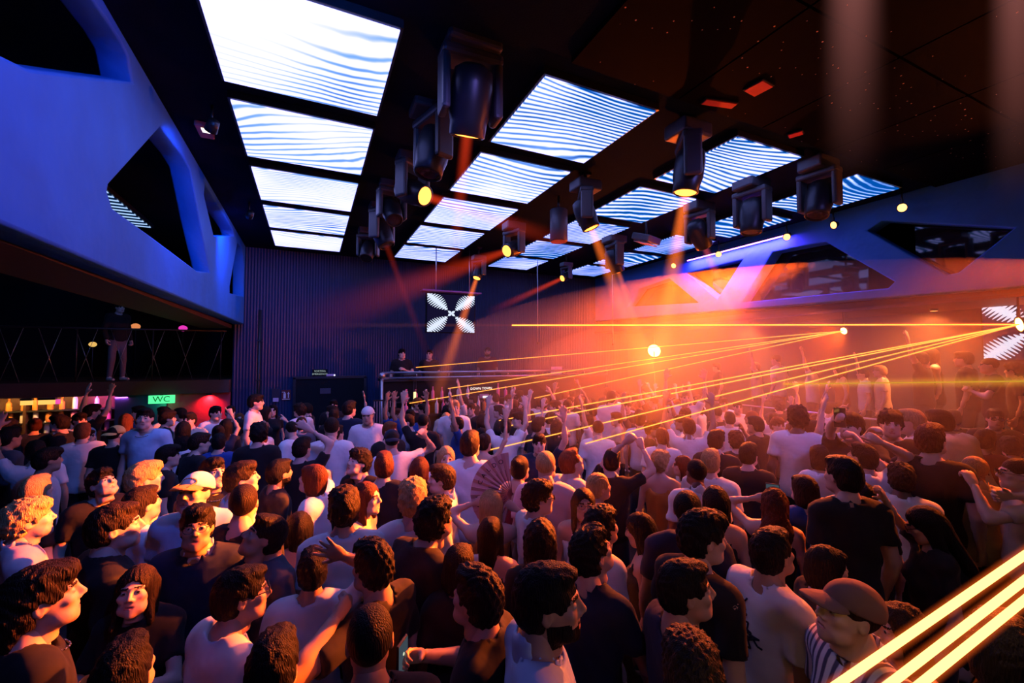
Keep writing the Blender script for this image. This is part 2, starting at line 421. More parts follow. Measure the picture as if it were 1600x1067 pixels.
# ceiling cans and square floods
p = at(873, 358, z=4.55)
t = empty('ceiling_can_light', p)
MB().lathe([(0, -0.2), (0.13, -0.2), (0.14, -0.19), (0.14, 0.3), (0.13, 0.31), (0, 0.31)], None, 24).build('housing', M['housing'], t)
MB().lathe([(0, -0.204), (0.128, -0.204)], None, 24).build('diffuser', surf('pink diffuser', (0.5, 0.15, 0.15), 0.5), t)
MB().tube((0, 0, 0.31), (0, 0, ZC - p.z), 0.02).build('stem', M['metal'], t)
tag(t, 'cylindrical pendant can light with pink underside in ceiling centre', 'lamp')
p = at(1010, 378, z=4.62)
t = empty('flood_light', p, 0.3)
MB().box((0, 0, 0.06), (0.42, 0.36, 0.12), (0.35, 0, 0)).build('housing', M['housing'], t, bevel=0.015)
MB().box((0, 0.02, -0.03), (0.36, 0.28, 0.012), (0.35, 0, 0)).build('diffuser', surf('pale pink panel', (0.55, 0.3, 0.34), 0.5), t)
MB().tube((0, 0, 0.1), (0, 0, ZC - p.z - 0.005), 0.02).build('stem', M['metal'], t)
tag(t, 'square flood light with pale pink face near the far screens', 'lamp')
# exit lamp on the left part of the ceiling
p = at(320, 199, z=ZC)
t = empty('emergency_lamp', p, 0)
MB().box((0, 0, -0.03), (0.14, 0.3, 0.06)).build('housing', surf('pinkish plastic', (0.5, 0.16, 0.22), 0.5), t, bevel=0.01)
MB().box((0.02, -0.06, -0.062), (0.07, 0.1, 0.006)).build('bulb', glow('warm bulb', (1, 0.85, 0.75), 2.5), t)
tag(t, 'small pink emergency lamp on dark ceiling left of the screens', 'lamp')
# ------------------------------------------------------------------ other lamps of the hall
def point(name, loc, watts, col, rad=0.05, parent=None):
    li = bpy.data.lights.new(name, 'POINT'); li.energy = watts; li.color = col; li.shadow_soft_size = rad
    o = bpy.data.objects.new(name, li); COL.objects.link(o); o.location = loc
    if parent: o.parent = parent
    return o
def blinder(loc, d, label, watts, size=1.0, col=(1.0, 0.13, 0.010), gl=14.0, angle=150, stem=0.2):
    """stage blinder: housing with a glowing round front on a bracket"""
    d = Vector(d).normalized(); q = d.to_track_quat('Z', 'Y').to_matrix().to_4x4(); s = size
    t = empty('stage_blinder', loc)
    MB().lathe([(0, -0.14 * s), (0.07 * s, -0.13 * s), (0.11 * s, -0.02 * s), (0.12 * s, 0), (0.105 * s, -0.004), (0, -0.012)], q, 18).build('housing', M['metal'], t)
    MB().lathe([(0, 0.01 * s), (0.06 * s, 0.004), (0.1 * s, -0.004)], q, 18).build('lens', glow('blinder lens', (1.0, 0.42, 0.1), gl), t)
    MB().box((0, 0, 0.16 * s), (0.03, 0.03, 0.14 * s)).tube((0, 0, 0.1 * s), (0, 0, stem), 0.012).build('bracket', M['metal'], t)
    spot('lamp', d * 0.04, d, watts, angle, col, t, blend=0.6, rad=0.08)
    tag(t, label, 'stage light')
    return t
blinder(at(1022, 548, x=7.9), (-0.9, -0.5, -0.3), 'blazing amber blinder in the far right corner behind the crowd', GLOW_W * 13.0, 1.6, angle=130, stem=-2.6)
blinder(at(1592, 507, x=8.42), (-1, 1.3, -0.3), 'star bright orange laser lamp at the right edge', GLOW_W * 3.0, 0.9, angle=80, stem=0.36)
blinder(at(1318, 517, x=8.42), (-1, 0.25, -0.3), 'small orange laser lamp below the right wall opening', GLOW_W * 3.4, 0.6, angle=110, stem=0.34)
# amber spotlights clamped under the right wall beam, thrown across the crowd
for y, (u, v), ang, w, lab in ((3.35, (110, 790), 14, 22.0, 'amber spotlight on the ceiling by the right wall nearest the camera'), (5.1, (600, 765), 21, 17.0, 'second amber ceiling spotlight along the right wall'), (6.6, (1010, 735), 26, 4.0, 'fifth amber ceiling spotlight along the right wall'), (7.9, (712, 645), 9, 4.5, 'farthest amber ceiling spotlight along the right wall'), (1.9, (1580, 760), 40, 1.6, 'amber ceiling spotlight above the right edge'), (4.3, (330, 650), 9, 7.0, 'third amber ceiling spotlight along the right wall')):
    p = Vector((8.1, y, ZC - 0.3)); blinder(p, at(u, v, z=1.65) - p, lab, SPOT_W * w * 2.2, 0.6, angle=ang, gl=5.0, stem=0.3)
# added orange uplight, only there to light the specks painted on the ceiling
t = empty('added_up_light', (8.2, 1.4, 3.1)); d = Vector((4.6, 1.9, ZC)) - Vector((8.2, 1.4, 3.1))
MB().lathe([(0, -0.1), (0.06, -0.1), (0.07, 0.05), (0.05, 0.05), (0, 0.04)], d.to_track_quat('Z', 'Y').to_matrix().to_4x4(), 14).build('housing', M['metal'], t); MB().tube((0, 0, 0.05), (0, 0, 0.24), 0.012).build('bracket', M['metal'], t)
spot('lamp', d.normalized() * 0.08, d, 520, 60, (1.0, 0.16, 0.03), t, blend=0.7, rad=0.03)
tag(t, 'added orange up light for the ceiling specks, under the right wall beam', 'stage light')
for y, lab in ((3.4, 'added amber lamp lighting the near part of the terrace'), (6.6, 'added amber lamp lighting the far part of the terrace')):
    t = empty('downlight', (9.1, y, 3.29)); MB().lathe([(0, -0.03), (0.05, -0.03), (0.055, 0.01), (0, 0.01)], None, 14).build('housing', M['metal'], t); MB().lathe([(0, -0.034), (0.045, -0.032)], None, 14).build('lens', glow('added lamp lens', (1.0, 0.4, 0.1), 4.0), t)
    spot('lamp', (0, 0, -0.05), (-0.35, 0, -1), 480, 140, (1.0, 0.24, 0.06), t, blend=0.8); tag(t, lab, 'lamp')  # added lamps that brighten the terrace people and the smoke
# blue washers clamped under the ceiling, aimed at the left pierced wall
for i, (y, ty, lab) in enumerate(((2.6, 3.6, 'blue wash light on the ceiling nearest the left wall front'), (5.2, 6.2, 'blue wash light on the ceiling midway along left wall'), (8.2, 9.4, 'blue wash light on the ceiling at the far left'))):
    p = Vector((-0.95 + (0.0 if i else 0.9), y, ZC - 0.24 if i else 2.9)) if i else Vector((0.55, 1.3, ZC - 0.25))
    d = Vector((XL, ty, 3.9)) - p
    t = empty('wash_light', p)
    q = d.to_track_quat('Z', 'Y').to_matrix().to_4x4()
    MB().lathe([(0, -0.09), (0.05, -0.09), (0.06, 0.03), (0.05, 0.03), (0, 0.02)], q, 14).build('housing', M['metal'], t)
    MB().tube((0, 0, 0.05), (0, 0, ZC - p.z), 0.012).build('stem', M['metal'], t)
    spot('lamp', d.normalized() * 0.06, d, BLUE_W * (1.6 if i == 0 else 1.0), 130, (0.0, 0.16, 1.0), t, blend=1.0, rad=0.08)
    tag(t, lab, 'stage light')
for x, y, tx, ty, w, lab in ((1.1, 1.2, 1.3, 6.4, 1.0, 'lavender wash light on the ceiling behind the camera, left'), (4.4, 0.0, 4.4, 6.2, 1.2, 'lavender wash light on the ceiling behind the camera, right'), (-0.6, -2.2, 0.3, 1.8, 0.2, 'rear lavender wash light behind the camera, left'), (3.6, -2.2, 2.0, 1.6, 0.2, 'rear lavender wash light behind the camera, right')):
    p = Vector((x, y, ZC - 0.3)); d = Vector((tx, ty, 1.4)) - p
    t = empty('wash_light', p); q = d.to_track_quat('Z', 'Y').to_matrix().to_4x4()
    MB().lathe([(0, -0.12), (0.08, -0.12), (0.1, 0.03), (0.085, 0.03), (0, 0.02)], q, 14).build('housing', M['metal'], t); MB().tube((0, 0, 0.05), (0, 0, ZC - p.z), 0.012).build('stem', M['metal'], t)
    spot('lamp', d.normalized() * 0.06, d, WASH_W * w, 74, (0.34, 0.24, 1.0), t, blend=0.9, rad=0.12); tag(t, lab, 'stage light')
# violet strip along the top of the right wall
a, b = Vector((8.25, 7.6, ZC - 0.22)), Vector((8.25, 5.2, ZC - 0.22))
t = empty('led_strip', (a + b) / 2)
MB().box((0.03, 0, 0.02), (0.05, 2.5, 0.05)).build('channel', M['metal'], t)
MB().box((0, 0, 0), (0.02, 2.4, 0.02)).build('diode_line', glow('violet diodes', (0.55, 0.18, 1.0), 12.0), t)
li = bpy.data.lights.new('lamp', 'AREA'); li.shape = 'RECTANGLE'; li.size = 0.06; li.size_y = 2.4; li.energy = PURPLE_W; li.color = (0.35, 0.08, 1.0)
lo = bpy.data.objects.new('lamp', li); COL.objects.link(lo); lo.parent = t; lo.location = (-0.03, 0, -0.02); lo.rotation_euler = (0, -0.25, 0)
tag(t, 'violet LED strip along the top of the right wall', 'light strip')
# ------------------------------------------------------------------ haze
def haze_cloud(name, c, r, dens, col, label, emit=None, box=False):
    m, nt, out = newmat(name)
    v = N(nt, 'ShaderNodeVolumeScatter'); v.inputs['Color'].default_value = (*col, 1); v.inputs['Density'].default_value = dens; v.inputs['Anisotropy'].default_value = 0.3
    nt.links.new(v.outputs[0], out.inputs['Volume'])
    o = MB().ball((0, 0, 0), 1, 32).build('haze', m); o.location = c; o.scale = r
    return tag(o, label, 'haze', kind='stuff')
cl = tag(empty('smoke_cloud', (7.1, 5.6, 2.3)), 'orange lit smoke hanging over the right of the dance floor', 'smoke', kind='stuff')
for k_, dn in ((0.72, 0.6), (1.08, 0.45)):
    o = haze_cloud('stage smoke', (0, 0, 0), (5.2 * k_, 5.6 * k_, 1.45 * k_), HAZE * dn, (1.0, 0.78, 0.62), None); o.name = 'smoke_layer'; o.parent = cl
    for kk in ('label', 'category', 'kind'):
        if kk in o: del o[kk]
# ------------------------------------------------------------------ signs, booth, bars, mezzanine
def text_mesh(body, size, depth=0.004, font_shear=0.0, align='CENTER'):
    cu = bpy.data.curves.new('lettering', 'FONT'); cu.body = body; cu.size = size; cu.extrude = depth; cu.align_x = align; cu.align_y = 'CENTER'; cu.shear = font_shear; cu.resolution_u = 3
    t = bpy.data.objects.new('lettering', cu); COL.objects.link(t)
    me = bpy.data.meshes.new_from_object(t.evaluated_get(bpy.context.evaluated_depsgraph_get()))
    bpy.data.objects.remove(t); bpy.data.curves.remove(cu); return me
def lettering(body, size, mat, parent, loc, rot=(math.pi / 2, 0, 0)):
    me = text_mesh(body, size); me.materials.clear(); me.materials.append(mat)
    o = link('lettering', me, parent); o.location = loc; o.rotation_euler = rot; return o
white_lit = glow('lit white lettering', (0.75, 0.95, 0.95), 0.45)
warm_lit = glow('lit warm lettering', (1.0, 0.85, 0.75), 1.6)
YW = YB - 0.035
# emergency exit lettering and its lamp, doorway, fire signs
p = at(500, 582, y=YW)
t = empty('exit_sign', p)
MB().box((0, 0.004, 0), (0.34, 0.012, 0.16)).build('panel', M['black'], t)
lettering('SORTIDA', 0.062, white_lit, t, (0, -0.006, 0.033)); lettering('EMERGENCIA', 0.058, white_lit, t, (0, -0.006, -0.036))
tag(t, 'two-line emergency exit sign on the ribbed back wall', 'sign')
p = at(517, 587, y=YW)
t = empty('emergency_lamp', p)
MB().box((0, -0.02, 0), (0.21, 0.06, 0.085)).build('housing', surf('lilac plastic', (0.5, 0.42, 0.6), 0.4), t, bevel=0.01)
MB().box((0.08, -0.052, 0), (0.03, 0.01, 0.06)).build('bulb', glow('small lamp', (0.95, 0.95, 1), 1.5), t)
tag(t, 'small white emergency lamp beside the exit sign', 'lamp')
t = struct(empty('door_1', at(516, 650, y=YB - 0.05)))
t.location.z = 0
dl = MB().box((0, 0, 1.0), (1.55, 0.06, 2.0)).build('door_leaf', M['black'], t); MB().box((-0.8, -0.01, 1.0), (0.06, 0.09, 2.06)).box((0.8, -0.01, 1.0), (0.06, 0.09, 2.06)).box((0, -0.01, 2.03), (1.66, 0.09, 0.06)).build('door_frame', M['metal'], t)
MB().box((-0.12, -0.04, 1.7), (0.24, 0.02, 0.13)).build('door_plate', surf('dim plate', (0.06, 0.06, 0.09), 0.4), dl)
p = at(447, 617, y=YW); t = empty('fire_extinguisher_sign', p)
MB().box((0, 0, 0), (0.2, 0.012, 0.24)).build('panel', surf('dark red sign', (0.12, 0.01, 0.015), 0.5), t)
MB().box((-0.03, -0.008, -0.02), (0.05, 0.006, 0.12)).box((-0.03, -0.008, 0.06), (0.025, 0.006, 0.03)).box((-0.06, -0.008, 0.07), (0.05, 0.006, 0.015)).box((0.05, -0.008, 0.0), (0.02, 0.006, 0.14)).box((0.05, -0.008, 0.03), (0.045, 0.006, 0.02)).box((0, -0.008, -0.1), (0.16, 0.006, 0.014)).build('pictogram', surf('white print', (0.8, 0.8, 0.8), 0.5), t)
tag(t, 'fire extinguisher pictogram sign left of the dark doorway', 'sign')
p = at(431, 616, y=YW); t = empty('notice_box', p)
MB().box((0, 0.0, 0.02), (0.16, 0.02, 0.22)).build('panel', surf('dark notice', (0.03, 0.02, 0.04), 0.5), t)
MB().box((0, -0.02, -0.13), (0.12, 0.04, 0.09)).build('alarm_button', surf('pale call point', (0.6, 0.5, 0.65), 0.4), t, bevel=0.01)
tag(t, 'dark notice with pale call point at left of the extinguisher sign', 'sign')
p = at(404, 590, y=YW - 0.2); t = empty('downpipe', (p.x, p.y, 0))
MB().tube((0, 0, 0.0), (0, 0, 3.6), 0.035).build('pipe', M['metal'], t); MB().box((0, 0.05, 2.0), (0.1, 0.2, 0.03)).box((0, 0.05, 2.9), (0.1, 0.2, 0.03)).build('bracket', M['metal'], t)
tag(t, 'slim vertical pipe in the far left corner of the hall', 'pipe')
# hanging X screen
p0, p1 = at(660, 515, y=9.5), at(748, 466, y=9.5)
cx, cz = (p0.x + p1.x) / 2, (p0.z + p1.z) / 2
t = empty('hanging_screen', (cx, 9.5, cz), 0.0)
def xpat(name):
    m, nt, out = newmat(name); L = nt.links.new
    tc = N(nt, 'ShaderNodeTexCoord'); s = N(nt, 'ShaderNodeSeparateXYZ'); L(tc.outputs['Object'], s.inputs[0])
    ma = lambda op, a, b=None: _ma(nt, op, a, b)
    ax = ma('ABSOLUTE', s.outputs[0]); az = ma('ABSOLUTE', s.outputs[2])
    u = ma('MULTIPLY', ma('ADD', ax, az), 0.7071); v = ma('ABSOLUTE', ma('MULTIPLY', ma('SUBTRACT', ax, az), 0.7071))
    # petal half-width along u
    w = ma('MULTIPLY', ma('SINE', ma('MULTIPLY', ma('SUBTRACT', u, 0.10), 4.4)), 0.17)
    big = ma('MULTIPLY', ma('LESS_THAN', v, w), ma('GREATER_THAN', u, 0.12))
    comb = ma('GREATER_THAN', ma('SINE', ma('MULTIPLY', u, 130)), ma('SUBTRACT', ma('MULTIPLY', ma('DIVIDE', v, ma('MAXIMUM', w, 0.01)), 2.4), 1.6))
    w2 = ma('MULTIPLY', ma('SINE', ma('MULTIPLY', u, 31)), 0.03)
    small = ma('MULTIPLY', ma('LESS_THAN', v, w2), ma('LESS_THAN', u, 0.1))
    tot = ma('MINIMUM', ma('ADD', ma('MULTIPLY', big, comb), small), 1.0)
    mx = N(nt, 'ShaderNodeMix', data_type='RGBA'); mx.inputs[6].default_value = (0.008, 0.006, 0.03, 1); mx.inputs[7].default_value = (0.85, 0.95, 1.15, 1); L(tot, mx.inputs[0])
    e = N(nt, 'ShaderNodeEmission'); L(mx.outputs[2], e.inputs[0]); L(e.outputs[0], out.inputs[0]); return m
def _ma(nt, op, a, b=None):
    n = nt.nodes.new('ShaderNodeMath'); n.operation = op
    for i, q in enumerate((a, b)):
        if q is None: continue
        if isinstance(q, (int, float)): n.inputs[i].default_value = q
        else: nt.links.new(q, n.inputs[i])
    return n.outputs[0]
XM = xpat('x emblem screen')
W_, H_ = 1.12, 0.86
def x_screen(t, W_, H_, zrod):
    MB().box((0, 0.05, 0), (W_ + 0.04, 0.08, H_ + 0.04)).build('housing', M['black'], t)
    o = MB().box((0, 0, 0), (1, 0.008, 1)).build('screen', XM, t); o.scale = (W_ / 0.9 * 0.9, 1, H_ / 0.9 * 0.9)
    if zrod:
        for sx in (-0.35, 0.45): MB().tube((sx, 0.05, H_ / 2), (sx, 0.05, zrod), 0.012, seg=6).build('hanging_rod', M['chrome'], t)
        MB().box((0, 0.02, H_ / 2 + 0.06), (W_ + 0.25, 0.3, 0.03)).build('top_shelf', surf('violet board', (0.2, 0.1, 0.4), 0.3), t)
x_screen(t, W_, H_, ZC - cz)
tag(t, 'hanging screen with glowing white X emblem before the back wall', 'screen')
p = at(1618, 512, x=9.66); t = empty('wall_screen', p, -math.pi / 2)
x_screen(t, 1.1, 0.95, None)
tag(t, 'striped white emblem screen at the right edge above the terrace', 'screen')
for u in (840, 957):
    a = at(u, 440, y=9.6); t = empty('hanging_rod', (a.x, a.y, 2.9))
    MB().tube((0, 0, 0), (0, 0, ZC - 2.9), 0.012, seg=6).build('rod', M['chrome'], t); MB().lathe([(0, -0.05), (0.03, -0.04), (0.03, 0), (0, 0.01)], None, 10).build('end_weight', M['metal'], t)
    tag(t, 'thin steel ceiling rod %s' % ('right of the X screen' if u == 840 else 'below the far right screens'), 'rod')
# DJ booth
BX0, BX1 = 1.45, 7.6
t = empty('dj_booth', ((BX0 + BX1) / 2, 10.0, 0)); L_ = BX1 - BX0
MB().box((0, 0.85, 0.43), (L_, 1.5, 0.86)).build('platform', M['black'], t)
MB().box((0, 0.05, 1.0), (L_, 0.1, 2.0)).build('front_panel', M['black'], t)
MB().box((0, 0.25, 2.0), (L_, 0.62, 0.06)).build('desk_top', M['metal'], t)
for z, r in ((2.17, 0.028), (2.05, 0.028)): MB().tube((-L_ / 2, -0.08, z), (L_ / 2, -0.08, z), r).build('truss_rail', M['chrome'], t)
for i in range(9):
    x = -L_ / 2 + i * L_ / 8; MB().tube((x, -0.08, 2.05), (x, -0.08, 2.17), 0.012, seg=6).build('truss_strut', M['chrome'], t)
MB().tube((-L_ / 2, -0.08, 0), (-L_ / 2, -0.08, 2.05), 0.035).build('corner_post', M['chrome'], t)
MB().ball((-L_ / 2, -0.08, 2.11), 0.075, 12).build('corner_joint', M['chrome'], t)
tag(t, 'black DJ booth with steel truss rail against the back wall', 'dj booth')
q = at(752, 607, y=9.98); t = empty('neon_sign', q)
MB().box((0, 0.012, 0), (0.44, 0.02, 0.11)).build('backing', M['black'], t); lettering('DOWN TOWN', 0.082, warm_lit, t, (0, -0.004, 0))
tag(t, 'lit DOWN TOWN sign on the front of the DJ booth', 'sign')
q = at(757, 622, y=9.85); t = empty('payment_terminal', (q.x, q.y, q.z))
MB().box((0, 0.03, 0), (0.24, 0.05, 0.2)).build('case', surf('violet grey case', (0.25, 0.2, 0.35), 0.4), t, bevel=0.01); MB().box((0.02, 0.0, 0.02), (0.13, 0.006, 0.07)).build('display', glow('white display', (1, 0.97, 1), 1.3), t); MB().box((0, 0.09, 0), (0.05, 0.1, 0.05)).build('bracket', M['metal'], t)
tag(t, 'small terminal with bright white display below the DOWN TOWN sign', 'terminal')
for i, (x, lab) in enumerate(((2.15, 'flat dark DJ player in front of the leftmost DJ'), (2.75, 'DJ mixer between the two left players'), (3.35, 'flat dark DJ player right of the mixer'), (4.6, 'flat dark DJ player nearest the bearded DJ'))):
    t = empty('dj_player' if 'mixer' not in lab else 'dj_mixer', (x, 10.25, 2.03))
    MB().box((0, 0, 0.05), (0.42, 0.38, 0.1)).build('case', M['metal'], t, bevel=0.012)
    if 'mixer' in lab:
        for a in range(3):
            for b in range(3): MB().lathe([(0.016, 0), (0.012, 0.03), (0, 0.03)], Matrix.Translation((-0.12 + a * 0.12, -0.08 + b * 0.1, 0.1)), 10).build('knob', M['chrome'], t)
    else:
        MB().lathe([(0, 0.115), (0.12, 0.115), (0.13, 0.1)], Matrix.Translation((0, -0.04, 0)), 20).build('jog_wheel', M['chrome'], t); MB().box((0, 0.12, 0.11), (0.2, 0.09, 0.01)).build('display', glow('blue display', (0.2, 0.4, 1), 0.6), t)
    tag(t, lab, 'dj equipment')
q = at(866, 577, y=10.3); t = empty('laptop', (q.x, q.y, 2.03))
MB().box((0, 0, 0.01), (0.34, 0.24, 0.02)).build('keyboard_base', M['chrome'], t); MB().box((0, -0.12, 0.13), (0.34, 0.012, 0.22), (0.15, 0, 0)).build('lid', surf('pale lid', (0.6, 0.55, 0.7), 0.4), t)
tag(t, 'pale laptop standing open on the right part of the DJ desk', 'laptop')
# slatted rail at the left end of the booth
q = at(600, 640, y=9.55); t = empty('slatted_guard', (q.x, q.y, 0))
for i in range(9): MB().box((-0.2 + i * 0.055, 0, 0.8), (0.02, 0.03, 1.6)).build('slat', M['chrome'], t)
MB().box((0.02, 0, 1.6), (0.5, 0.04, 0.03)).build('cap_rail', M['metal'], t)
tag(t, 'steel slatted guard at the left end of the DJ booth', 'guard rail')
# bottles
def bottle_meshes():
    out = []
    for prof in ([(0, 0), (0.036, 0), (0.038, 0.01), (0.038, 0.17), (0.034, 0.2), (0.014, 0.235), (0.013, 0.29), (0.016, 0.292), (0.016, 0.31), (0, 0.31)],
                 [(0, 0), (0.042, 0), (0.044, 0.012), (0.044, 0.14), (0.04, 0.165), (0.018, 0.185), (0.016, 0.23), (0.02, 0.232), (0.02, 0.26), (0, 0.26)]):
        b = MB().lathe(prof, None, 10); me = bpy.data.meshes.new('bottle'); bmesh.ops.recalc_face_normals(b.bm, faces=b.bm.faces); b.bm.to_mesh(me); b.bm.free(); out.append(me)
    return out
BM_ = bottle_meshes()
bcol = [surf('amber bottle glass', (0.55, 0.22, 0.05), 0.12), surf('clear bottle glass', (0.7, 0.68, 0.7), 0.1), surf('green bottle glass', (0.08, 0.3, 0.1), 0.1), surf('pink bottle glass', (0.75, 0.2, 0.4), 0.12)]
for me in BM_: me.materials.append(bcol[0])
ORD = 'leftmost second third fourth fifth sixth seventh eighth ninth tenth eleventh twelfth thirteenth fourteenth fifteenth sixteenth seventeenth'.split()
def nth(i): return ORD[i] if i == 0 else ORD[i] + ' from left'
def bottle(x, y, z, ci, lab, grp):
    o = link('bottle', BM_[R.random() < 0.4]); o.location = (x, y, z); o.rotation_euler = (0, 0, R.random() * 6); s = 0.9 + 0.25 * R.random(); o.scale = (s, s, s)
    o.material_slots[0].link = 'OBJECT'; o.material_slots[0].material = bcol[ci]
    tag(o, lab, 'bottle', grp)
# booth bar: shelf with bottles below the DJ desk
t = empty('back_bar_shelf', (3.2, 9.75, 0))
MB().box((0, 0, 0.6), (3.3, 0.34, 1.2)).build('cabinet', M['wood'], t); MB().box((0, -0.02, 1.22), (3.36, 0.4, 0.05)).build('worktop', M['metal'], t); MB().box((0, 0.08, 1.52), (3.3, 0.18, 0.025)).build('upper_shelf', M['metal'], t)
tag(t, 'dark bar cabinet with a bottle shelf under the DJ desk', 'bar counter')
for i in range(16): bottle(1.95 + i * 0.17 + R.uniform(-.03, .03), 9.7, 1.246, R.choice((1, 3, 1, 0)), '%s bottle on the bar top under the DJ desk' % nth(i), 'bottles under the DJ desk')
sgx = at(752, 607, y=9.98).x; kx = [2.0 + 0.2 * i for i in range(14)]; kx = [x for x in kx if abs(x - sgx * 9.83 / 9.98) > 0.33]
for i, bx_ in enumerate(kx): bottle(bx_ + R.uniform(-.03, .03), 9.83, 1.534, R.choice((1, 3, 1)), '%s bottle on the upper shelf under the DJ desk' % nth(i), 'bottles on the upper shelf under the DJ desk')
for u, v, nm in ((648, 618, 'upper'), (650, 633, 'middle'), (646, 650, 'lower')):
    q = at(u, v, y=9.5); t = empty('bar_lantern', q)
    MB().box((0, 0, 0), (0.05, 0.05, 0.16)).build('lamp_body', glow('bar lantern %s' % nm, (1.0, 0.75, 0.3) if nm != 'lower' else (0.7, 0.9, 0.2), 2.0), t); MB().tube((0, 0, 0.08), (0, 0, 2.0 - q.z + 0.02), 0.006, seg=5).build('cord', M['metal'], t)
    MB().box((0, 0.2, 2.0 - q.z + 0.03), (0.03, 0.5, 0.02)).build('arm', M['metal'], t)
    tag(t, '%s of the three tiny lanterns at the left end of the booth bar' % nm, 'lamp')
# left bar beneath the mezzanine
t = empty('bar_counter', (-5.1, 10.35, 0))
MB().box((0, 0.25, 0.5), (2.5, 0.5, 1.0)).build('cabinet', M['wood'], t); MB().box((0, 0.2, 1.03), (2.6, 0.66, 0.06)).build('worktop', surf('amber worktop', (0.5, 0.3, 0.12), 0.25), t)
tag(t, 'dark wooden bar counter at the left beneath the mezzanine', 'bar counter')
t = empty('bottle_shelf', (-5.0, 11.75, 0))
MB().box((0, 0.15, 0.87), (3.6, 0.05, 1.72)).build('back_panel', surf('bar back', (0.12, 0.05, 0.04), 0.5), t)
for z in (1.0, 1.22, 1.46): MB().box((0, 0, z), (3.5, 0.26, 0.025)).build('shelf_board', M['metal'], t)
for sx in (-1.75, 0, 1.75): MB().box((sx, 0, 0.8), (0.04, 0.28, 1.6)).build('upright', M['wood'], t)
li = bpy.data.lights.new('lamp', 'AREA'); li.shape = 'RECTANGLE'; li.size = 2.2; li.size_y = 0.04; li.energy = 26; li.color = (1.0, 0.5, 0.12); lo = bpy.data.objects.new('lamp', li); COL.objects.link(lo); lo.parent = t; lo.location = (-0.35, -0.35, 1.7); lo.rotation_euler = (0.5, 0, 0)
li = bpy.data.lights.new('lamp', 'AREA'); li.shape = 'RECTANGLE'; li.size = 0.8; li.size_y = 0.04; li.energy = 20; li.color = (1.0, 0.12, 0.55); lo = bpy.data.objects.new('lamp', li); COL.objects.link(lo); lo.parent = t; lo.location = (1.2, -0.3, 1.7); lo.rotation_euler = (0.5, 0, 0)
tag(t, 'lit back bar shelving at the left, amber and pink', 'shelf')
for z, nm in ((1.015, 'lowest'), (1.235, 'middle'), (1.475, 'top')):
    for i in range(17):
        x = -6.55 + i * 0.185 + R.uniform(-.03, .03)
        bottle(x, 11.72, z, R.choice((0, 0, 1)) if x < -4.4 else R.choice((3, 1)), '%s bottle on the %s shelf of the left back bar' % (nth(i), nm), 'bottles on the %s shelf of the left bar' % nm)
for i in range(9):
    t = empty('bar_glass', (-6.1 + i * 0.24 + R.uniform(-.05, .05), 10.5 + R.uniform(-.08, .08), 1.06))
    MB().lathe([(0, 0.004), (0.03, 0.004), (0.036, 0.12), (0.033, 0.12), (0.027, 0.012), (0, 0.012)], None, 12).build('tumbler', bcol[1], t)
    tag(t, '%s drinking glass on the left bar counter' % nth(i), 'glass', 'glasses on the left bar counter')
for u, v, w, lab in ((42, 627, 0.13, 'small amber light box above the left bar shelves'), (74, 629, 0.2, 'wide amber light box with pink end above the left bar')):
    q = at(u, v, y=11.3); t = empty('light_box', (q.x, q.y, 1.66))
    MB().box((0, 0, 0), (w * 1.2, 0.06, 0.09)).build('lit_face', glow('amber box %s' % u, (1.0, 0.55, 0.12), 1.3), t); MB().box((0, 0, 0.06), (w * 1.25, 0.08, 0.04)).build('mount', M['metal'], t)
    if w > 0.15: MB().box((w * 0.6 + 0.03, 0, 0), (0.05, 0.06, 0.09)).build('pink_end', glow('pink end', (1.0, 0.1, 0.5), 1.0), t)
    tag(t, lab, 'light box')
# WC light box
q = at(243, 613, y=11.0); t = empty('wc_sign', (q.x, 11.4, 1.63), 0.0)
MB().box((0, 0.03, 0), (0.44, 0.06, 0.17)).build('light_box', glow('green light box', (0.1, 1.0, 0.35), 1.3), t); lettering('WC', 0.17, surf('dark green print', (0.01, 0.1, 0.03), 0.5), t, (0, -0.004, 0))
MB().box((0, 0.03, 0.1), (0.06, 0.04, 0.03)).build('bracket', M['metal'], t)
point('lamp', (0, -0.15, -0.12), 3.0, (0.05, 1.0, 0.3), 0.05, t)
tag(t, 'green glowing WC light box under the mezzanine edge', 'sign')
# red lit wall under the mezzanine
slab('wall_red', (-2.75, 11.5, 0), (XL - 0.12, 11.6, 1.74), surf('red wall', (0.55, 0.04, 0.06), 0.6, bump=0.3, bscale=14))
slab('wall_ribbed_left', (-3.6, 11.45, 0), (-2.75, 11.6, 1.74), M['ribbed'])
t = empty('downlight', (-2.0, 11.42, 1.72)); MB().lathe([(0, -0.03), (0.05, -0.03), (0.055, 0.02), (0, 0.02)], None, 14).build('housing', M['metal'], t); spot('lamp', (0, 0, -0.04), (0, 0.45, -1), 60, 140, (1.0, 0.06, 0.08), t, blend=0.9)
tag(t, 'small red downlight under the mezzanine by the red wall', 'lamp')
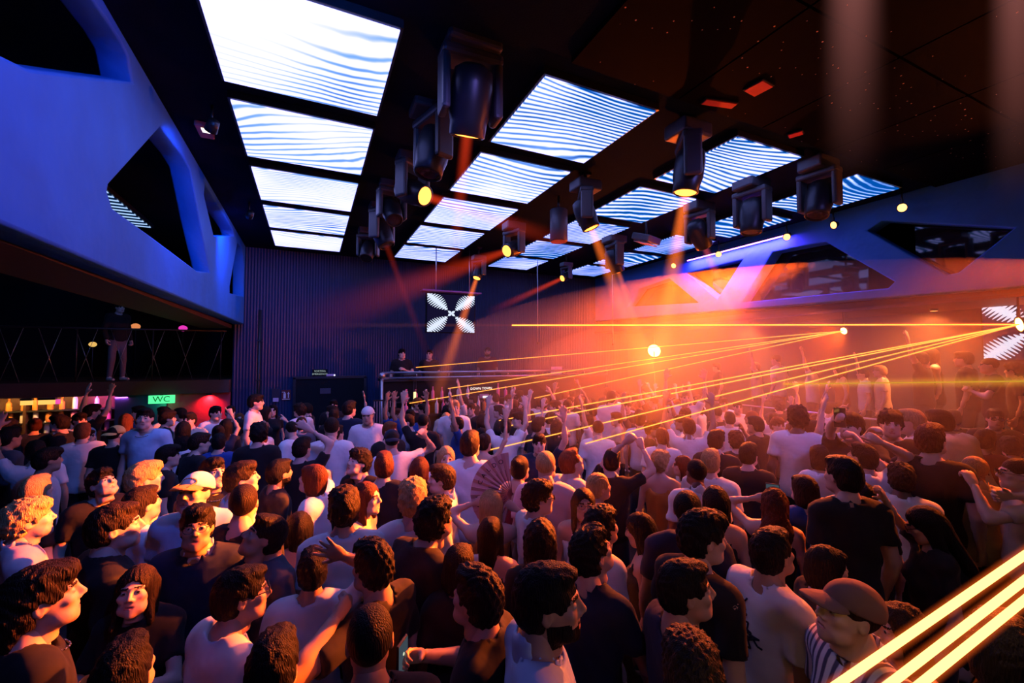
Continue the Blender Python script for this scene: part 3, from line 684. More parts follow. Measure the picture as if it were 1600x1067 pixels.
# mezzanine guard rail with crossed wires
t = empty('mezzanine_rail', (-4.7, 11.4, 2.02)); 
MB().tube((-3.2, 0, 1.08), (3.0, 0, 1.08), 0.018, seg=8).build('top_rail', M['metal'], t)
for i in range(6): MB().tube((-3.1 + i * 1.2, 0, 0), (-3.1 + i * 1.2, 0, 1.08), 0.014, seg=6).build('post', M['metal'], t)
for i in range(22):
    x = -3.0 + i * 0.27; MB().tube((x, 0, 0.02), (x + (0.3 if i % 2 else -0.3), 0, 1.06), 0.004, seg=4).build('wire', M['chrome'], t)
tag(t, 'dark mezzanine railing with crossed wires at the left', 'railing')
for u, v, c, lab in ((145, 538, (1.0, 0.6, 0.15), 'tiny amber lamp behind the mezzanine railing'), (286, 513, (1.0, 0.05, 0.6), 'magenta glow standing in for a lit face at the mezzanine back'), (212, 510, (0.9, 0.3, 0.1), 'dim orange glow standing in for a face beside the standing legs')):
    q = at(u, v, y=14.2 if u != 145 else 12.5); t = empty('mezzanine_glow', (q.x, q.y, 2.02))
    MB().lathe([(0, 0), (0.07, 0), (0.07, 0.02), (0.012, 0.03), (0.012, q.z - 2.06)], None, 10).build('stand', M['metal'], t); MB().ball((0, 0, q.z - 2.02), 0.07 if u == 145 else 0.1, 10, sc=(1, 1, 0.8)).build('shade', glow('lamp %d' % u, c, 0.9), t)  # orange and magenta ones stand in for dim faces in coloured light
    tag(t, lab, 'lamp')
# VIP terrace on the right
t = empty('vip_terrace', (8.35, 5.6, 0))
MB().box((0.7, 0, 0.42), (1.38, 11.0, 0.84)).build('platform', M['black'], t); MB().box((0, 0, 1.05), (0.06, 11.0, 0.42)).build('kerb', M['wood'], t)
MB().tube((0, -5.5, 1.5), (0, 5.5, 1.5), 0.02).build('hand_rail', M['chrome'], t)
for i in range(12): MB().tube((0, -5.4 + i * 0.98, 1.26), (0, -5.4 + i * 0.98, 1.5), 0.012, seg=6).build('post', M['chrome'], t)
tag(t, 'raised VIP terrace with steel hand rail along the right wall', 'terrace')
# red notices and grilles on the dark ceiling at the right
redm = surf('red notice', (0.75, 0.07, 0.05), 0.6)
for u, v, w, h_, rz, lab in ((1185, 138, 0.17, 0.17, 0.1, 'small red square notice on the dark speckled ceiling'), (1124, 162, 0.08, 0.34, 1.35, 'long narrow red notice on the dark ceiling'), (1243, 210, 0.09, 0.13, 0.4, 'smallest red notice on the ceiling near the right screens')):
    q = at(u, v, z=ZC - 0.07); t = empty('ceiling_notice', q, rz)
    MB().box((0, 0, 0.01), (w + 0.02, h_ + 0.02, 0.016)).build('backing', M['metal'], t); MB().box((0, 0, -0.003), (w, h_, 0.01)).build('plate', redm, t)
    tag(t, lab, 'notice')
# acoustic boards with projected light specks painted into their colour
def speck_mat():
    m, nt, out = newmat('light speck board'); L = nt.links.new
    tc = N(nt, 'ShaderNodeTexCoord'); v = N(nt, 'ShaderNodeTexVoronoi'); v.inputs['Scale'].default_value = 15; v.inputs['Randomness'].default_value = 0.55; L(tc.outputs['Object'], v.inputs[0])
    l = _ma(nt, 'LESS_THAN', v.outputs['Distance'], 0.13)
    n = N(nt, 'ShaderNodeTexNoise'); n.inputs['Scale'].default_value = 1.1; L(tc.outputs['Object'], n.inputs[0])
    g = _ma(nt, 'GREATER_THAN', n.outputs[0], 0.47)
    f = _ma(nt, 'MULTIPLY', l, g)
    mx = N(nt, 'ShaderNodeMix', data_type='RGBA'); mx.inputs[6].default_value = (0.002, 0.002, 0.003, 1); mx.inputs[7].default_value = (0.9, 0.5, 0.4, 1); L(f, mx.inputs[0])
    p = N(nt, 'ShaderNodeBsdfPrincipled'); p.inputs['Roughness'].default_value = 0.7; p.inputs['Specular IOR Level'].default_value = 0.02; L(mx.outputs[2], p.inputs['Base Color']); L(p.outputs[0], out.inputs[0]); return m
SPECKLED = speck_mat()
k = 0
for x in np.arange(2.0, 8.3, 1.24):
    for y in (0.6, 1.84):
        o = MB().box((0, 0, 0), (1.22, 1.22, 0.05)).build('acoustic_board', SPECKLED, bpy.data.objects['ceiling']); o.location = (x + 0.6, y + 0.6, ZC - 0.025)
# ------------------------------------------------------------------ implicit surfaces -> smooth meshes
class Field:
    """signed distance field on a grid; shapes are blended in inside their own boxes, then skinned with surface nets"""
    def __init__(s, lo, hi, h):
        s.h = h; s.lo = np.array(lo, float) - 2 * h
        n = np.ceil((np.array(hi, float) + 2 * h - s.lo) / h).astype(int) + 1
        s.ax = [s.lo[i] + h * np.arange(n[i]) for i in range(3)]
        s.F = np.full(n, 0.5, np.float32)
    def sub(s, lo, hi):
        sl = []
        for i in range(3):
            a = int(max(0, math.floor((lo[i] - s.lo[i]) / s.h))); b = int(min(len(s.ax[i]), math.ceil((hi[i] - s.lo[i]) / s.h) + 1))
            sl.append(slice(a, max(a, b)))
        X, Y, Z = np.meshgrid(s.ax[0][sl[0]], s.ax[1][sl[1]], s.ax[2][sl[2]], indexing='ij', sparse=True)
        return tuple(sl), X, Y, Z
    def _mix(s, sl, d, k, op):
        A = s.F[sl]
        if A.size == 0: return
        if op == 'u':
            if k > 0:
                hh = np.clip(0.5 + 0.5 * (A - d) / k, 0, 1); r = A * (1 - hh) + d * hh - k * hh * (1 - hh)
            else: r = np.minimum(A, d)
        elif op == 's': 
            if k > 0:
                hh = np.clip(0.5 - 0.5 * (A + d) / k, 0, 1); r = A * (1 - hh) - d * hh + k * hh * (1 - hh)
            else: r = np.maximum(A, -d)
        s.F[sl] = r
    def ell(s, c, r, k=0.0, op='u', pad=0.06):
        sl, X, Y, Z = s.sub([c[i] - r[i] - pad - k for i in range(3)], [c[i] + r[i] + pad + k for i in range(3)])
        x, y, z = X - c[0], Y - c[1], Z - c[2]
        k0 = np.sqrt((x / r[0]) ** 2 + (y / r[1]) ** 2 + (z / r[2]) ** 2); k1 = np.sqrt((x / r[0] ** 2) ** 2 + (y / r[1] ** 2) ** 2 + (z / r[2] ** 2) ** 2) + 1e-9
        s._mix(sl, k0 * (k0 - 1) / k1, k, op); return s
    def cap(s, a, b, ra, rb=None, k=0.0, op='u', pad=0.05, flat=1.0, cut=False):
        rb = ra if rb is None else rb
        a = np.array(a, float); b = np.array(b, float); m = max(ra, rb) + pad + k
        sl, X, Y, Z = s.sub(np.minimum(a, b) - m, np.maximum(a, b) + m)
        d = b - a; L2 = max(float(d @ d), 1e-9)
        x, y, z = X - a[0], Y - a[1], Z - a[2]
        t0 = (x * d[0] + y * d[1] + z * d[2]) / L2; t = np.clip(t0, 0, 1)
        dist = np.sqrt((x - t * d[0]) ** 2 + ((y - t * d[1]) / flat) ** 2 + (z - t * d[2]) ** 2) - (ra + (rb - ra) * t)
        if cut: dist = np.maximum(dist, (t0 - 1) * math.sqrt(L2))
        s._mix(sl, dist, k, op); return s
    def half(s, n, c, lo=None, hi=None):
        """cut away where n.p > c (inside the given box)"""
        lo = [a[0] for a in s.ax] if lo is None else lo; hi = [a[-1] for a in s.ax] if hi is None else hi
        sl, X, Y, Z = s.sub(lo, hi)
        s.F[sl] = np.maximum(s.F[sl], n[0] * X + n[1] * Y + n[2] * Z - c); return s
    def warp(s, fn):
        X, Y, Z = np.meshgrid(*s.ax, indexing='ij', sparse=True)
        s.F += fn(X, Y, Z).astype(np.float32); return s
    def mesh(s):
        F = s.F; S = F < 0
        c = [S[i:S.shape[0] - 1 + i, j:S.shape[1] - 1 + j, k:S.shape[2] - 1 + k] for i in (0, 1) for j in (0, 1) for k in (0, 1)]
        cnt = sum(x.astype(np.int8) for x in c)
        I, J, K = np.nonzero((cnt > 0) & (cnt < 8))
        idx = np.full(cnt.shape, -1, np.int32); idx[I, J, K] = np.arange(len(I))
        P = np.zeros((len(I), 3)); Wt = np.zeros(len(I))
        off = [(i, j, k) for i in (0, 1) for j in (0, 1) for k in (0, 1)]
        for p in off:
            for ax in range(3):
                if p[ax] == 0:
                    q = list(p); q[ax] = 1
                    fa = F[I + p[0], J + p[1], K + p[2]]; fb = F[I + q[0], J + q[1], K + q[2]]
                    m = (fa < 0) != (fb < 0)
                    t = np.where(m, fa / np.where(m, fa - fb, 1), 0)
                    for e in range(3): P[:, e] += np.where(m, p[e] + (t if e == ax else 0), 0)
                    Wt += m
        P = (P / Wt[:, None] + np.stack([I, J, K], 1)) * s.h + s.lo
        Q = []
        nx, ny, nz = F.shape
        for ax in range(3):
            o1, o2 = [(1, 2), (2, 0), (0, 1)][ax]
            sa = [slice(1, n - 1) for n in F.shape]; sb = list(sa)
            sa[ax] = slice(0, F.shape[ax] - 1); sb[ax] = slice(1, F.shape[ax])
            A = S[tuple(sa)]; B = S[tuple(sb)]
            for flip, msk in ((0, A & ~B), (1, B & ~A)):
                ijk = np.array(np.nonzero(msk))
                for e in range(3):
                    if e != ax: ijk[e] += 1
                v = []
                for da, db in ((1, 1), (0, 1), (0, 0), (1, 0)):
                    g = ijk.copy(); g[o1] -= da; g[o2] -= db
                    v.append(idx[g[0], g[1], g[2]])
                v = np.stack(v, 1)
                Q.append(v[:, ::-1] if flip else v)
        return P, np.concatenate(Q)
class Geo:
    """plain arrays: verts, quads, material index per quad; can be moved and joined"""
    def __init__(s, V, Q, m=0):
        s.V = np.asarray(V, float); s.Q = np.asarray(Q, np.int32).reshape(-1, 4); s.m = np.full(len(s.Q), m, np.int32) if np.isscalar(m) else np.asarray(m, np.int32)
    def tf(s, M4):
        A = np.array(M4); g = Geo(s.V @ A[:3, :3].T + A[:3, 3], s.Q, s.m)
        if np.linalg.det(A[:3, :3]) < 0: g.Q = g.Q[:, ::-1].copy()
        return g
def join(gs):
    o = 0; V, Q, m = [], [], []
    for g in gs:
        V.append(g.V); Q.append(g.Q + o); m.append(g.m); o += len(g.V)
    return Geo(np.concatenate(V), np.concatenate(Q), np.concatenate(m))
def to_mesh(name, g, mats):
    me = bpy.data.meshes.new(name)
    n, q = len(g.V), len(g.Q)
    me.vertices.add(n); me.vertices.foreach_set('co', g.V.astype(np.float32).ravel())
    me.loops.add(q * 4); me.loops.foreach_set('vertex_index', g.Q.ravel())
    me.polygons.add(q); me.polygons.foreach_set('loop_start', np.arange(0, q * 4, 4, dtype=np.int32))
    for m in mats: me.materials.append(m)
    me.polygons.foreach_set('material_index', g.m)
    me.polygons.foreach_set('use_smooth', np.ones(q, bool))
    me.update(calc_edges=True)
    return me

# ------------------------------------------------------------------ head, hair, hand templates (metres; face looks along +Y, origin between the ears)
def head_field(h, sex):
    w = 1.0 if sex == 'm' else 0.94
    f = Field((-0.1, -0.13, -0.2), (0.1, 0.15, 0.14), h)
    f.ell((0, -0.012, 0.036), (0.074 * w, 0.097, 0.090))
    f.ell((0, 0.025, -0.03), (0.064 * w, 0.073, 0.08), 0.03)
    f.ell((0, 0.042, -0.072), (0.046 * w, 0.05, 0.042), 0.03)
    f.ell((0, 0.072, -0.1), (0.02 if sex == 'm' else 0.015, 0.018, 0.016), 0.025)
    for sg in (-1, 1):
        f.ell((sg * 0.047 * w, 0.045, -0.075), (0.016, 0.03, 0.02), 0.025)
        f.ell((sg * 0.044, 0.07, -0.015), (0.02, 0.018, 0.018), 0.02)          # cheek bones
        f.cap((sg * 0.012, 0.092, 0.03), (sg * 0.048, 0.076, 0.031), 0.0105, 0.008, 0.012)   # brow
        f.ell((sg * 0.031, 0.098, 0.010), (0.017, 0.017, 0.012), 0.012, 's')   # eye socket
        f.ell((sg * 0.031, 0.079, 0.010), (0.0165, 0.0155, 0.012), 0.003)      # eyelids
        f.ell((sg * 0.075 * w, -0.008, -0.002), (0.009, 0.019, 0.031), 0.008)  # ear
        f.ell((sg * 0.083 * w, 0.0, -0.002), (0.006, 0.010, 0.016), 0.004, 's')
        f.ell((sg * 0.014, 0.1, -0.028), (0.009, 0.010, 0.008), 0.006)         # nostril wing
    f.cap((0, 0.092, 0.026), (0, 0.114, -0.018), 0.0075, 0.0115, 0.012)        # nose
    f.cap((-0.019, 0.084, -0.057), (0.019, 0.084, -0.057), 0.0075, None, 0.008)
    f.cap((-0.016, 0.083, -0.069), (0.016, 0.083, -0.069), 0.0085, None, 0.007)
    f.ell((0, 0.101, -0.0628), (0.028, 0.012, 0.0022), 0.003, 's')             # mouth line
    f.cap((0, -0.022, -0.06), (0, -0.024, -0.2), 0.054 if sex == 'm' else 0.046, None, 0.02)
    return f
def head_geo(h, sex):
    f = head_field(h, sex)
    f.half((0, 0, -1), 0.15)
    V, Q = f.mesh(); c = V[Q].mean(1)
    m = np.zeros(len(Q), np.int32)
    x = np.abs(c[:, 0]); y = c[:, 1]; z = c[:, 2]
    if sex == 'm': m[(y > -0.012) & (z < -0.036 - 0.25 * (y - 0.06).clip(0)) & (z > -0.122) & (x < 0.075) & ~((y > 0.07) & (x > 0.03) & (z > -0.055))] = 5
    m[((x / 0.023) ** 2 + ((z + 0.063) / max(0.0105, h * 0.9)) ** 2 < 1) & (y > 0.075)] = 2
    m[(x > 0.011) & (x < 0.05) & (y > 0.06) & (np.abs(z - 0.033 - 0.06 * (x - 0.03) * 0) < max(0.0045, h * 0.6))] = 1
    m[(((x - 0.031) / 0.0155) ** 2 + ((z - 0.010) / max(0.0078, h * 0.8)) ** 2 < 1) & (y > 0.06)] = 3
    m[(((x - 0.031) / max(0.0062, h * 0.55)) ** 2 + ((z - 0.010) / max(0.0062, h * 0.55)) ** 2 < 1) & (y > 0.06)] = 4
    return Geo(V, Q, m)
def hair_geo(h, style):
    long = style in 'LWO'
    f = Field((-0.17, -0.2, -0.42 if style in 'LW' else -0.22), (0.17, 0.17, 0.2), h)
    S = lambda X, Y, Z, a, b: np.sin(X * a + 1.3 * np.sin(Z * b)) * np.sin(Y * a * 1.1 + 0.7 + np.sin(X * b)) * np.sin(Z * a * 0.95 + 1.9 * np.sin(Y * b))
    e = dict(B=0.004, S=0.010, F=0.012, C=0.018, M=0.012, U=0.010, N=0.009, L=0.012, W=0.014, O=0.014)[style]
    f.ell((0, -0.014, 0.038), (0.075 + e, 0.098 + e, 0.091 + e))
    if style != 'B': f.ell((0, -0.035, -0.01), (0.071 + e, 0.078 + e, 0.08), 0.02)
    # hairline: clear the face and neck
    if style in 'BSFCMUN':
        f.half((0, 0.66, -0.75), 0.030 if style != 'B' else 0.022)
        f.half((0, 0.0, -1), 0.078)
        for sg in (-1, 1): f.ell((sg * 0.082, 0.01, -0.035), (0.035, 0.032, 0.05), 0.01, 's')
    else:
        f.ell((0, 0.105, -0.03), (0.064, 0.088, 0.098), 0.012, 's')
        f.half((0, 0.62, -0.78), 0.075)
    if style == 'F':
        f.ell((0, 0.028, 0.105), (0.07, 0.082, 0.038), 0.02); f.ell((0, 0.085, 0.088), (0.058, 0.032, 0.026), 0.02)
    if style == 'C':
        f.ell((0, 0.012, 0.095), (0.086, 0.1, 0.055), 0.02); f.ell((0, 0.07, 0.085), (0.066, 0.045, 0.036), 0.02); f.ell((0, -0.07, 0.03), (0.08, 0.06, 0.075), 0.02)
    if style == 'S': f.ell((0, 0.03, 0.1), (0.064, 0.08, 0.03), 0.02)
    if style == 'M':
        f.ell((0, 0.02, 0.098), (0.08, 0.09, 0.042), 0.02); f.ell((0, 0.08, 0.085), (0.06, 0.035, 0.03), 0.02)
        f.ell((0, -0.09, -0.085), (0.07, 0.045, 0.085), 0.03); f.ell((0, -0.085, -0.02), (0.085, 0.05, 0.07), 0.03)
    if style == 'U':
        f.ell((0, -0.1, 0.085), (0.05, 0.05, 0.045), 0.015); f.cap((0, -0.08, 0.0), (0, -0.1, 0.08), 0.03, None, 0.02)
    if style in 'LW':
        f.cap((0, -0.075, 0.0), (0, -0.105, -0.3), 0.075, 0.06, 0.03, flat=0.7)
        for sg in (-1, 1):
            f.cap((sg * 0.068, -0.03, 0.03), (sg * 0.085, -0.02, -0.27), 0.03, 0.022, 0.03)
            f.cap((sg * 0.06, 0.0, 0.06), (sg * 0.08, 0.02, -0.16), 0.022, 0.014, 0.025)
        if style == 'W': f.ell((0, -0.09, -0.2), (0.12, 0.06, 0.13), 0.04)
    if style == 'O':
        f.ell((0, -0.045, -0.055), (0.095, 0.085, 0.09), 0.03); f.half((0, 0, -1), 0.118)
        f.ell((0, 0.07, 0.085), (0.062, 0.035, 0.025), 0.02)
    fq = 1.0 if h < 0.009 else 0.72 if h < 0.013 else 0.5
    if style == 'C': f.warp(lambda X, Y, Z: (0.0095 / fq) * S(X, Y, Z, 150 * fq, 60 * fq))
    if style == 'W': f.warp(lambda X, Y, Z: 0.007 * S(X, Y, Z, 95, 30))
    if style in 'FM': f.warp(lambda X, Y, Z: 0.006 * np.sin(X * 170 + 4 * np.sin(Y * 40)) * np.sin(Y * 60 + Z * 90) + 0 * Z)
    if style in 'S': f.warp(lambda X, Y, Z: 0.0045 * np.sin(X * 150 + 3 * np.sin(Y * 55 + Z * 30)) * np.sin(Y * 75 + Z * 60 + 2 * np.sin(X * 60)))
    if style in 'LO': f.warp(lambda X, Y, Z: 0.0032 * np.sin(np.arctan2(X, -Y - 0.02) * 26 + 3 * Z * 10))
    if style == 'N': f.warp(lambda X, Y, Z: 0.0055 * np.sin(X * 250 + 8 * Y) + 0 * Z)
    V, Q = f.mesh(); return Geo(V, Q)
def cap_geo(h):
    f = Field((-0.14, -0.16, -0.02), (0.14, 0.24, 0.17), h)
    f.ell((0, -0.014, 0.045), (0.09, 0.113, 0.098)); f.half((0, 0.12, -1), -0.035)
    V, Q = f.mesh(); g1 = Geo(V, Q, 0)
    f = Field((-0.12, 0.03, -0.02), (0.12, 0.22, 0.1), h * 0.8)
    f.ell((0, 0.09, 0.05), (0.088, 0.1, 0.016)); f.warp(lambda X, Y, Z: 0.35 * X * X * 1.0 + 0 * Y + 0 * Z)
    f.half((0, -1, 0), -0.055)
    V, Q = f.mesh()
    V[:, 2] -= 2.6 * V[:, 0] ** 2 + 0.12 * (V[:, 1] - 0.08)
    return join([g1, Geo(V, Q, 1)])
def hand_geo(h, pose):
    """right hand, wrist at origin, fingers along +Z, palm facing +Y, thumb towards -X"""
    f = Field((-0.11, -0.05, -0.04), (0.08, 0.13, 0.22), h)
    mn = max(0.0, h * 0.62 - 0.0045)
    f.cap((0, 0, -0.02), (0, 0, 0.02), 0.026, 0.026, flat=0.75)
    f.ell((0.0, 0.0, 0.052), (0.041, 0.0175 + mn, 0.052), 0.02)
    curls = dict(relax=(30, 35, 40, 45), fist=(78, 80, 80, 80), point=(4, 82, 84, 84), open=(6, 4, 6, 10), hold=(48, 50, 52, 54))[pose]
    lens = (0.070, 0.078, 0.073, 0.058); xs = (-0.031, -0.0105, 0.0105, 0.030)
    for i in range(4):
        sp = math.radians((-9, -3, 3, 10)[i] * (1.6 if pose == 'open' else 0.6))
        p = np.array([xs[i], 0.0, 0.088 - 0.006 * abs(i - 1.3)]); a = 0.0
        for j, (fr, cf) in enumerate(((0.45, 0.8), (0.30, 1.25), (0.25, 0.9))):
            a += math.radians(curls[i]) * cf
            q = p + lens[i] * fr * np.array([math.sin(sp) * math.cos(a), math.sin(a), math.cos(sp) * math.cos(a)])
            f.cap(p, q, 0.0098 - 0.0007 * j + mn, 0.0092 - 0.0009 * j + mn, 0.004); p = q
    ta = dict(relax=(-0.6, 0.5, 0.62), fist=(-0.1, 0.72, 0.5), point=(-0.25, 0.7, 0.5), open=(-0.85, 0.2, 0.5), hold=(-0.45, 0.8, 0.4))[pose]
    t = np.array(ta) / np.linalg.norm(ta); p = np.array([-0.024, 0.006, 0.022])
    f.cap(p, p + t * 0.034, 0.0165, 0.0125 + mn, 0.012); f.cap(p + t * 0.034, p + t * 0.034 + (t + np.array([0.12, 0.1, 0.25])) * 0.030, 0.0115 + mn, 0.0088 + mn, 0.004)
    V, Q = f.mesh(); return Geo(V, Q)
LODH = {0: (0.0060, 0.0074, 0.0062), 1: (0.0092, 0.0108, 0.0096), 2: (0.015, 0.0165, 0.0130)}
_T = {}
def T(kind, lod, key):
    k_ = (kind, lod, key)
    if k_ not in _T:
        h = LODH[lod]
        _T[k_] = head_geo(h[0], key) if kind == 'head' else hair_geo(h[1], key) if kind == 'hair' else cap_geo(h[1]) if kind == 'cap' else hand_geo(h[2], key)
    return _T[k_]

# ------------------------------------------------------------------ the figure
BODY_H = {0: 0.0175, 1: 0.025, 2: 0.036}
def rotz(a): return np.array([[math.cos(a), -math.sin(a), 0], [math.sin(a), math.cos(a), 0], [0, 0, 1]])
def solve_arm(S, tgt, up, fore, pole):
    d = tgt - S; L = np.linalg.norm(d); mx = (up + fore) * 0.985
    if L > mx: d *= mx / L; L = mx; tgt = S + d
    L = max(L, abs(up - fore) + 0.06); u = d / max(np.linalg.norm(d), 1e-6)
    a = (up * up - fore * fore + L * L) / (2 * L); hh = math.sqrt(max(up * up - a * a, 0))
    pl = pole - u * (pole @ u); pl /= max(np.linalg.norm(pl), 1e-6)
    return S + u * a + pl * hh, S + u * L
ARM = {  # wrist goal relative to the shoulder (side multiplies x), elbow hint, hand pose
    'd': ((0.06, 0.05, -0.52), (0.4, -1, 0), 'relax'),
    'u': ((0.10, 0.12, 0.50), (1, 0.2, -0.3), 'open'),
    'p': ((-0.02, 0.20, 0.46), (1, 0.1, -0.5), 'point'),
    'v': ((0.16, 0.30, 0.36), (1, -0.2, -0.6), 'point'),
    'b': ((-0.05, 0.30, 0.12), (0.7, -0.1, -1), 'hold'),
    'h': ((-0.02, 0.06, 0.24), (1, 0.3, 0.2), 'relax'),
    'c': ((-0.12, 0.25, -0.16), (0.8, -0.2, -0.8), 'relax'),
    'f': ((0.02, 0.42, 0.02), (0.5, 0, -1), 'hold'),
    'k': ((-0.1, 0.32, -0.12), (0.8, 0, -0.9), 'hold'),
    'r': ((0.25, 0.28, 0.05), (0.6, -0.3, -1), 'fist'),
}
def figure(lod, sex='m', arms='dd', top='T', hair='S', cap=None, hyaw=0, hpitch=0, lean=0, goals=None, hands=None, stretch=1.0):
    """geometry of one standing person (feet at z=0, facing +Y, 1.75 m before scaling): skin, hair, top, headwear; plus wrist frames"""
    W = 1.0 if sex == 'm' else 0.86
    rl = np.array(Matrix.Rotation(math.radians(-lean), 3, 'X'))
    piv = np.array([0, 0, 0.95])
    up = lambda p: (np.array(p, float) - piv) @ rl.T + piv       # lean from the hips
    sh = {-1: up((-0.175 * W, -0.012, 1.425)), 1: up((0.175 * W, -0.012, 1.425))}
    neck = up((0, -0.012, 1.485)); hc = up((0, 0.03, 1.625))
    E, Wr, hp_ = {}, {}, {}
    for sg, code in ((-1, arms[0]), (1, arms[1])):
        g, pole, hpse = ARM[code]
        goal = sh[sg] + np.array([g[0] * sg, g[1], g[2]])
        if goals and sg in goals: goal = np.array(goals[sg], float)
        if hands and sg in hands: hpse = hands[sg]
        E[sg], Wr[sg] = solve_arm(sh[sg], goal, 0.285, 0.255, np.array([pole[0] * sg, pole[1], pole[2]]))
        hp_[sg] = hpse
    pts = np.array([sh[-1], sh[1], E[-1], E[1], Wr[-1], Wr[1], neck, up((0, 0, 0.8)), up((0.2, 0.16, 1.1)), up((-0.2, -0.16, 1.1))])
    lo = pts.min(0) - 0.1; hi = pts.max(0) + 0.1
    h = BODY_H[lod]
    def torso(f, inf, lowest=None):
        f.ell(up((0, 0.005, 1.29)), (0.158 * W + inf, 0.108 + inf, 0.19 + inf), 0.0)
        f.ell(up((0, 0.0, 1.10)), (0.138 * W + inf, 0.098 + inf, 0.17), 0.06)
        f.ell(up((0, -0.01, 0.95)), (0.158 * (1 if sex == 'm' else 1.08) * (W if sex == 'm' else 0.95) + inf, 0.115 + inf, 0.15), 0.06)
        f.cap(sh[-1] * 0.86 + sh[1] * 0.14, sh[1] * 0.86 + sh[-1] * 0.14, 0.056 + inf, None, 0.07)
        for sg in (-1, 1): f.cap(sh[sg] * 0.75 + neck * 0.25 + np.array([0, 0, 0.005]), neck + np.array([0, 0, 0.0]), 0.045 + inf * 0.6, 0.042 + inf * 0.5, 0.05)
        if sex == 'f':
            for sg in (-1, 1): f.ell(up((sg * 0.068, 0.095, 1.285)), (0.062 + inf * 0.6, 0.05 + inf * 0.5, 0.062), 0.04)
    # skin: shoulders, neck and arms (the trunk under the shirt only where it can show)
    lo2 = lo.copy(); lo2[2] = min(1.12, E[-1][2] - 0.08, E[1][2] - 0.08, Wr[-1][2] - 0.06, Wr[1][2] - 0.06)
    f = Field(lo2, hi + np.array([0, 0, 0.06]), h)
    torso(f, -0.004 if top in 'VS' else -0.016)
    f.cap(neck - np.array([0, 0, 0.03]), hc + np.array([0, -0.035, -0.09]), 0.058 if sex == 'm' else 0.049, 0.054 if sex == 'm' else 0.046, 0.035)
    a = 1.0 if sex == 'm' else 0.84
    for sg in (-1, 1):
        f.ell(sh[sg], (0.055 * a, 0.058 * a, 0.06 * a), 0.05)
        f.cap(sh[sg], E[sg], 0.049 * a, 0.039 * a, 0.03)
        m = E[sg] * 0.72 + Wr[sg] * 0.28
        f.cap(E[sg], m, 0.038 * a, 0.040 * a, 0.02); f.cap(m, Wr[sg], 0.040 * a, 0.026 * a, 0.015)
    V, Q = f.mesh(); parts = [Geo(V, Q, 0)]
    frames = {}
    for sg in (-1, 1):
        z = Wr[sg] - E[sg]; z = z / np.linalg.norm(z)
        ref = np.array([-sg * 1.0, 0.25, 0.0]) if arms[0 if sg < 0 else 1] in 'dc' else np.array([-0.25 * sg, 1.0, 0.1])
        if arms[0 if sg < 0 else 1] in 'bkf': ref = np.array([-sg * 0.8, 0.3, 0.2])
        y = ref - z * (ref @ z); y /= max(np.linalg.norm(y), 1e-6); x = np.cross(y, z)
        M4 = np.eye(4); M4[:3, 0] = x; M4[:3, 1] = y; M4[:3, 2] = z; M4[:3, 3] = Wr[sg]
        sc = np.diag([1.0 if sg > 0 else -1.0, 1, 1, 1]) * (1.0 if sex == 'm' else 0.9); sc[3, 3] = 1
        parts.append(T('hand', lod, hp_[sg]).tf(M4 @ sc)); frames[sg] = M4
    HM = np.eye(4)
    HM[:3, :3] = rl @ rotz(math.radians(-hyaw)) @ np.array(Matrix.Rotation(math.radians(-hpitch), 3, 'X'))
    HM[:3, :3] *= 0.94
    HM[:3, 3] = hc + HM[:3, :3] @ np.array([0, -0.0, 0.0])
    parts.append(T('head', lod, sex).tf(HM))
    skin = join(parts)
    hs = None
    if cap is None or hair in 'LWM':
        hs = T('hair', lod, hair).tf(HM)
    elif cap: hs = T('hair', lod, 'B').tf(HM)
    cg = None
    if cap:
        c4 = HM.copy()
        if cap == 'R': c4[:3, :3] = HM[:3, :3] @ rotz(math.pi)
        cg = T('cap', lod, 'x').tf(c4)
    # top
    lo3 = lo.copy(); lo3[2] = 0.84
    f = Field(lo3, hi, h)
    inf = 0.017 if lod < 2 else 0.018
    torso(f, inf)
    if top in 'TPL':
        for sg in (-1, 1):
            f.ell(sh[sg], (0.062 * a, 0.064 * a, 0.066 * a), 0.04)
            if top == 'L' :
                f.cap(sh[sg], E[sg], 0.060 * a, 0.054 * a, 0.03); f.cap(E[sg], Wr[sg] * 0.93 + E[sg] * 0.07, 0.053 * a, 0.042 * a, 0.02)
            else:
                e = sh[sg] * 0.36 + E[sg] * 0.64
                f.cap(sh[sg], e, 0.059 * a, 0.063 * a, 0.02, cut=True)
        nr = 0.068 if top != 'P' else 0.074
        f.cap(neck + np.array([0, 0.01, -0.012]), neck + np.array([0, 0.03, 0.2]), nr, nr + 0.02, 0.006, 's')
        if top == 'P':
            f.cap(up((0, 0.12, 1.45)), up((0, 0.15, 1.36)), 0.03, 0.012, 0.01, 's')
    else:
        zt = 1.36 if top == 'V' else 1.30
        f.half(rl @ np.array([0, 0, 1.0]), float((rl @ np.array([0, 0, 1.0])) @ up((0, 0, zt))))
        if top == 'V':
            for sg in (-1, 1):
                f.cap(up((sg * 0.085, 0.085, 1.35)), up((sg * 0.09, 0.02, 1.475)), 0.012 + h * 0.35, None, 0.0); f.cap(up((sg * 0.09, 0.02, 1.475)), up((sg * 0.08, -0.09, 1.35)), 0.012 + h * 0.35, None, 0.0)
    f.half((0, 0, -1), -0.875)
    if lod < 2:
        ph = R.random() * 6
        f.warp(lambda X, Y, Z: 0.0045 * np.sin(X * 26 + 9 * Z + ph + 2.5 * np.sin(Z * 11 + Y * 7)) + 0.003 * np.sin(Z * 44 + X * 21 + ph * 2 + Y * 12))
    V, Q = f.mesh(); tg = [Geo(V, Q, 0)]
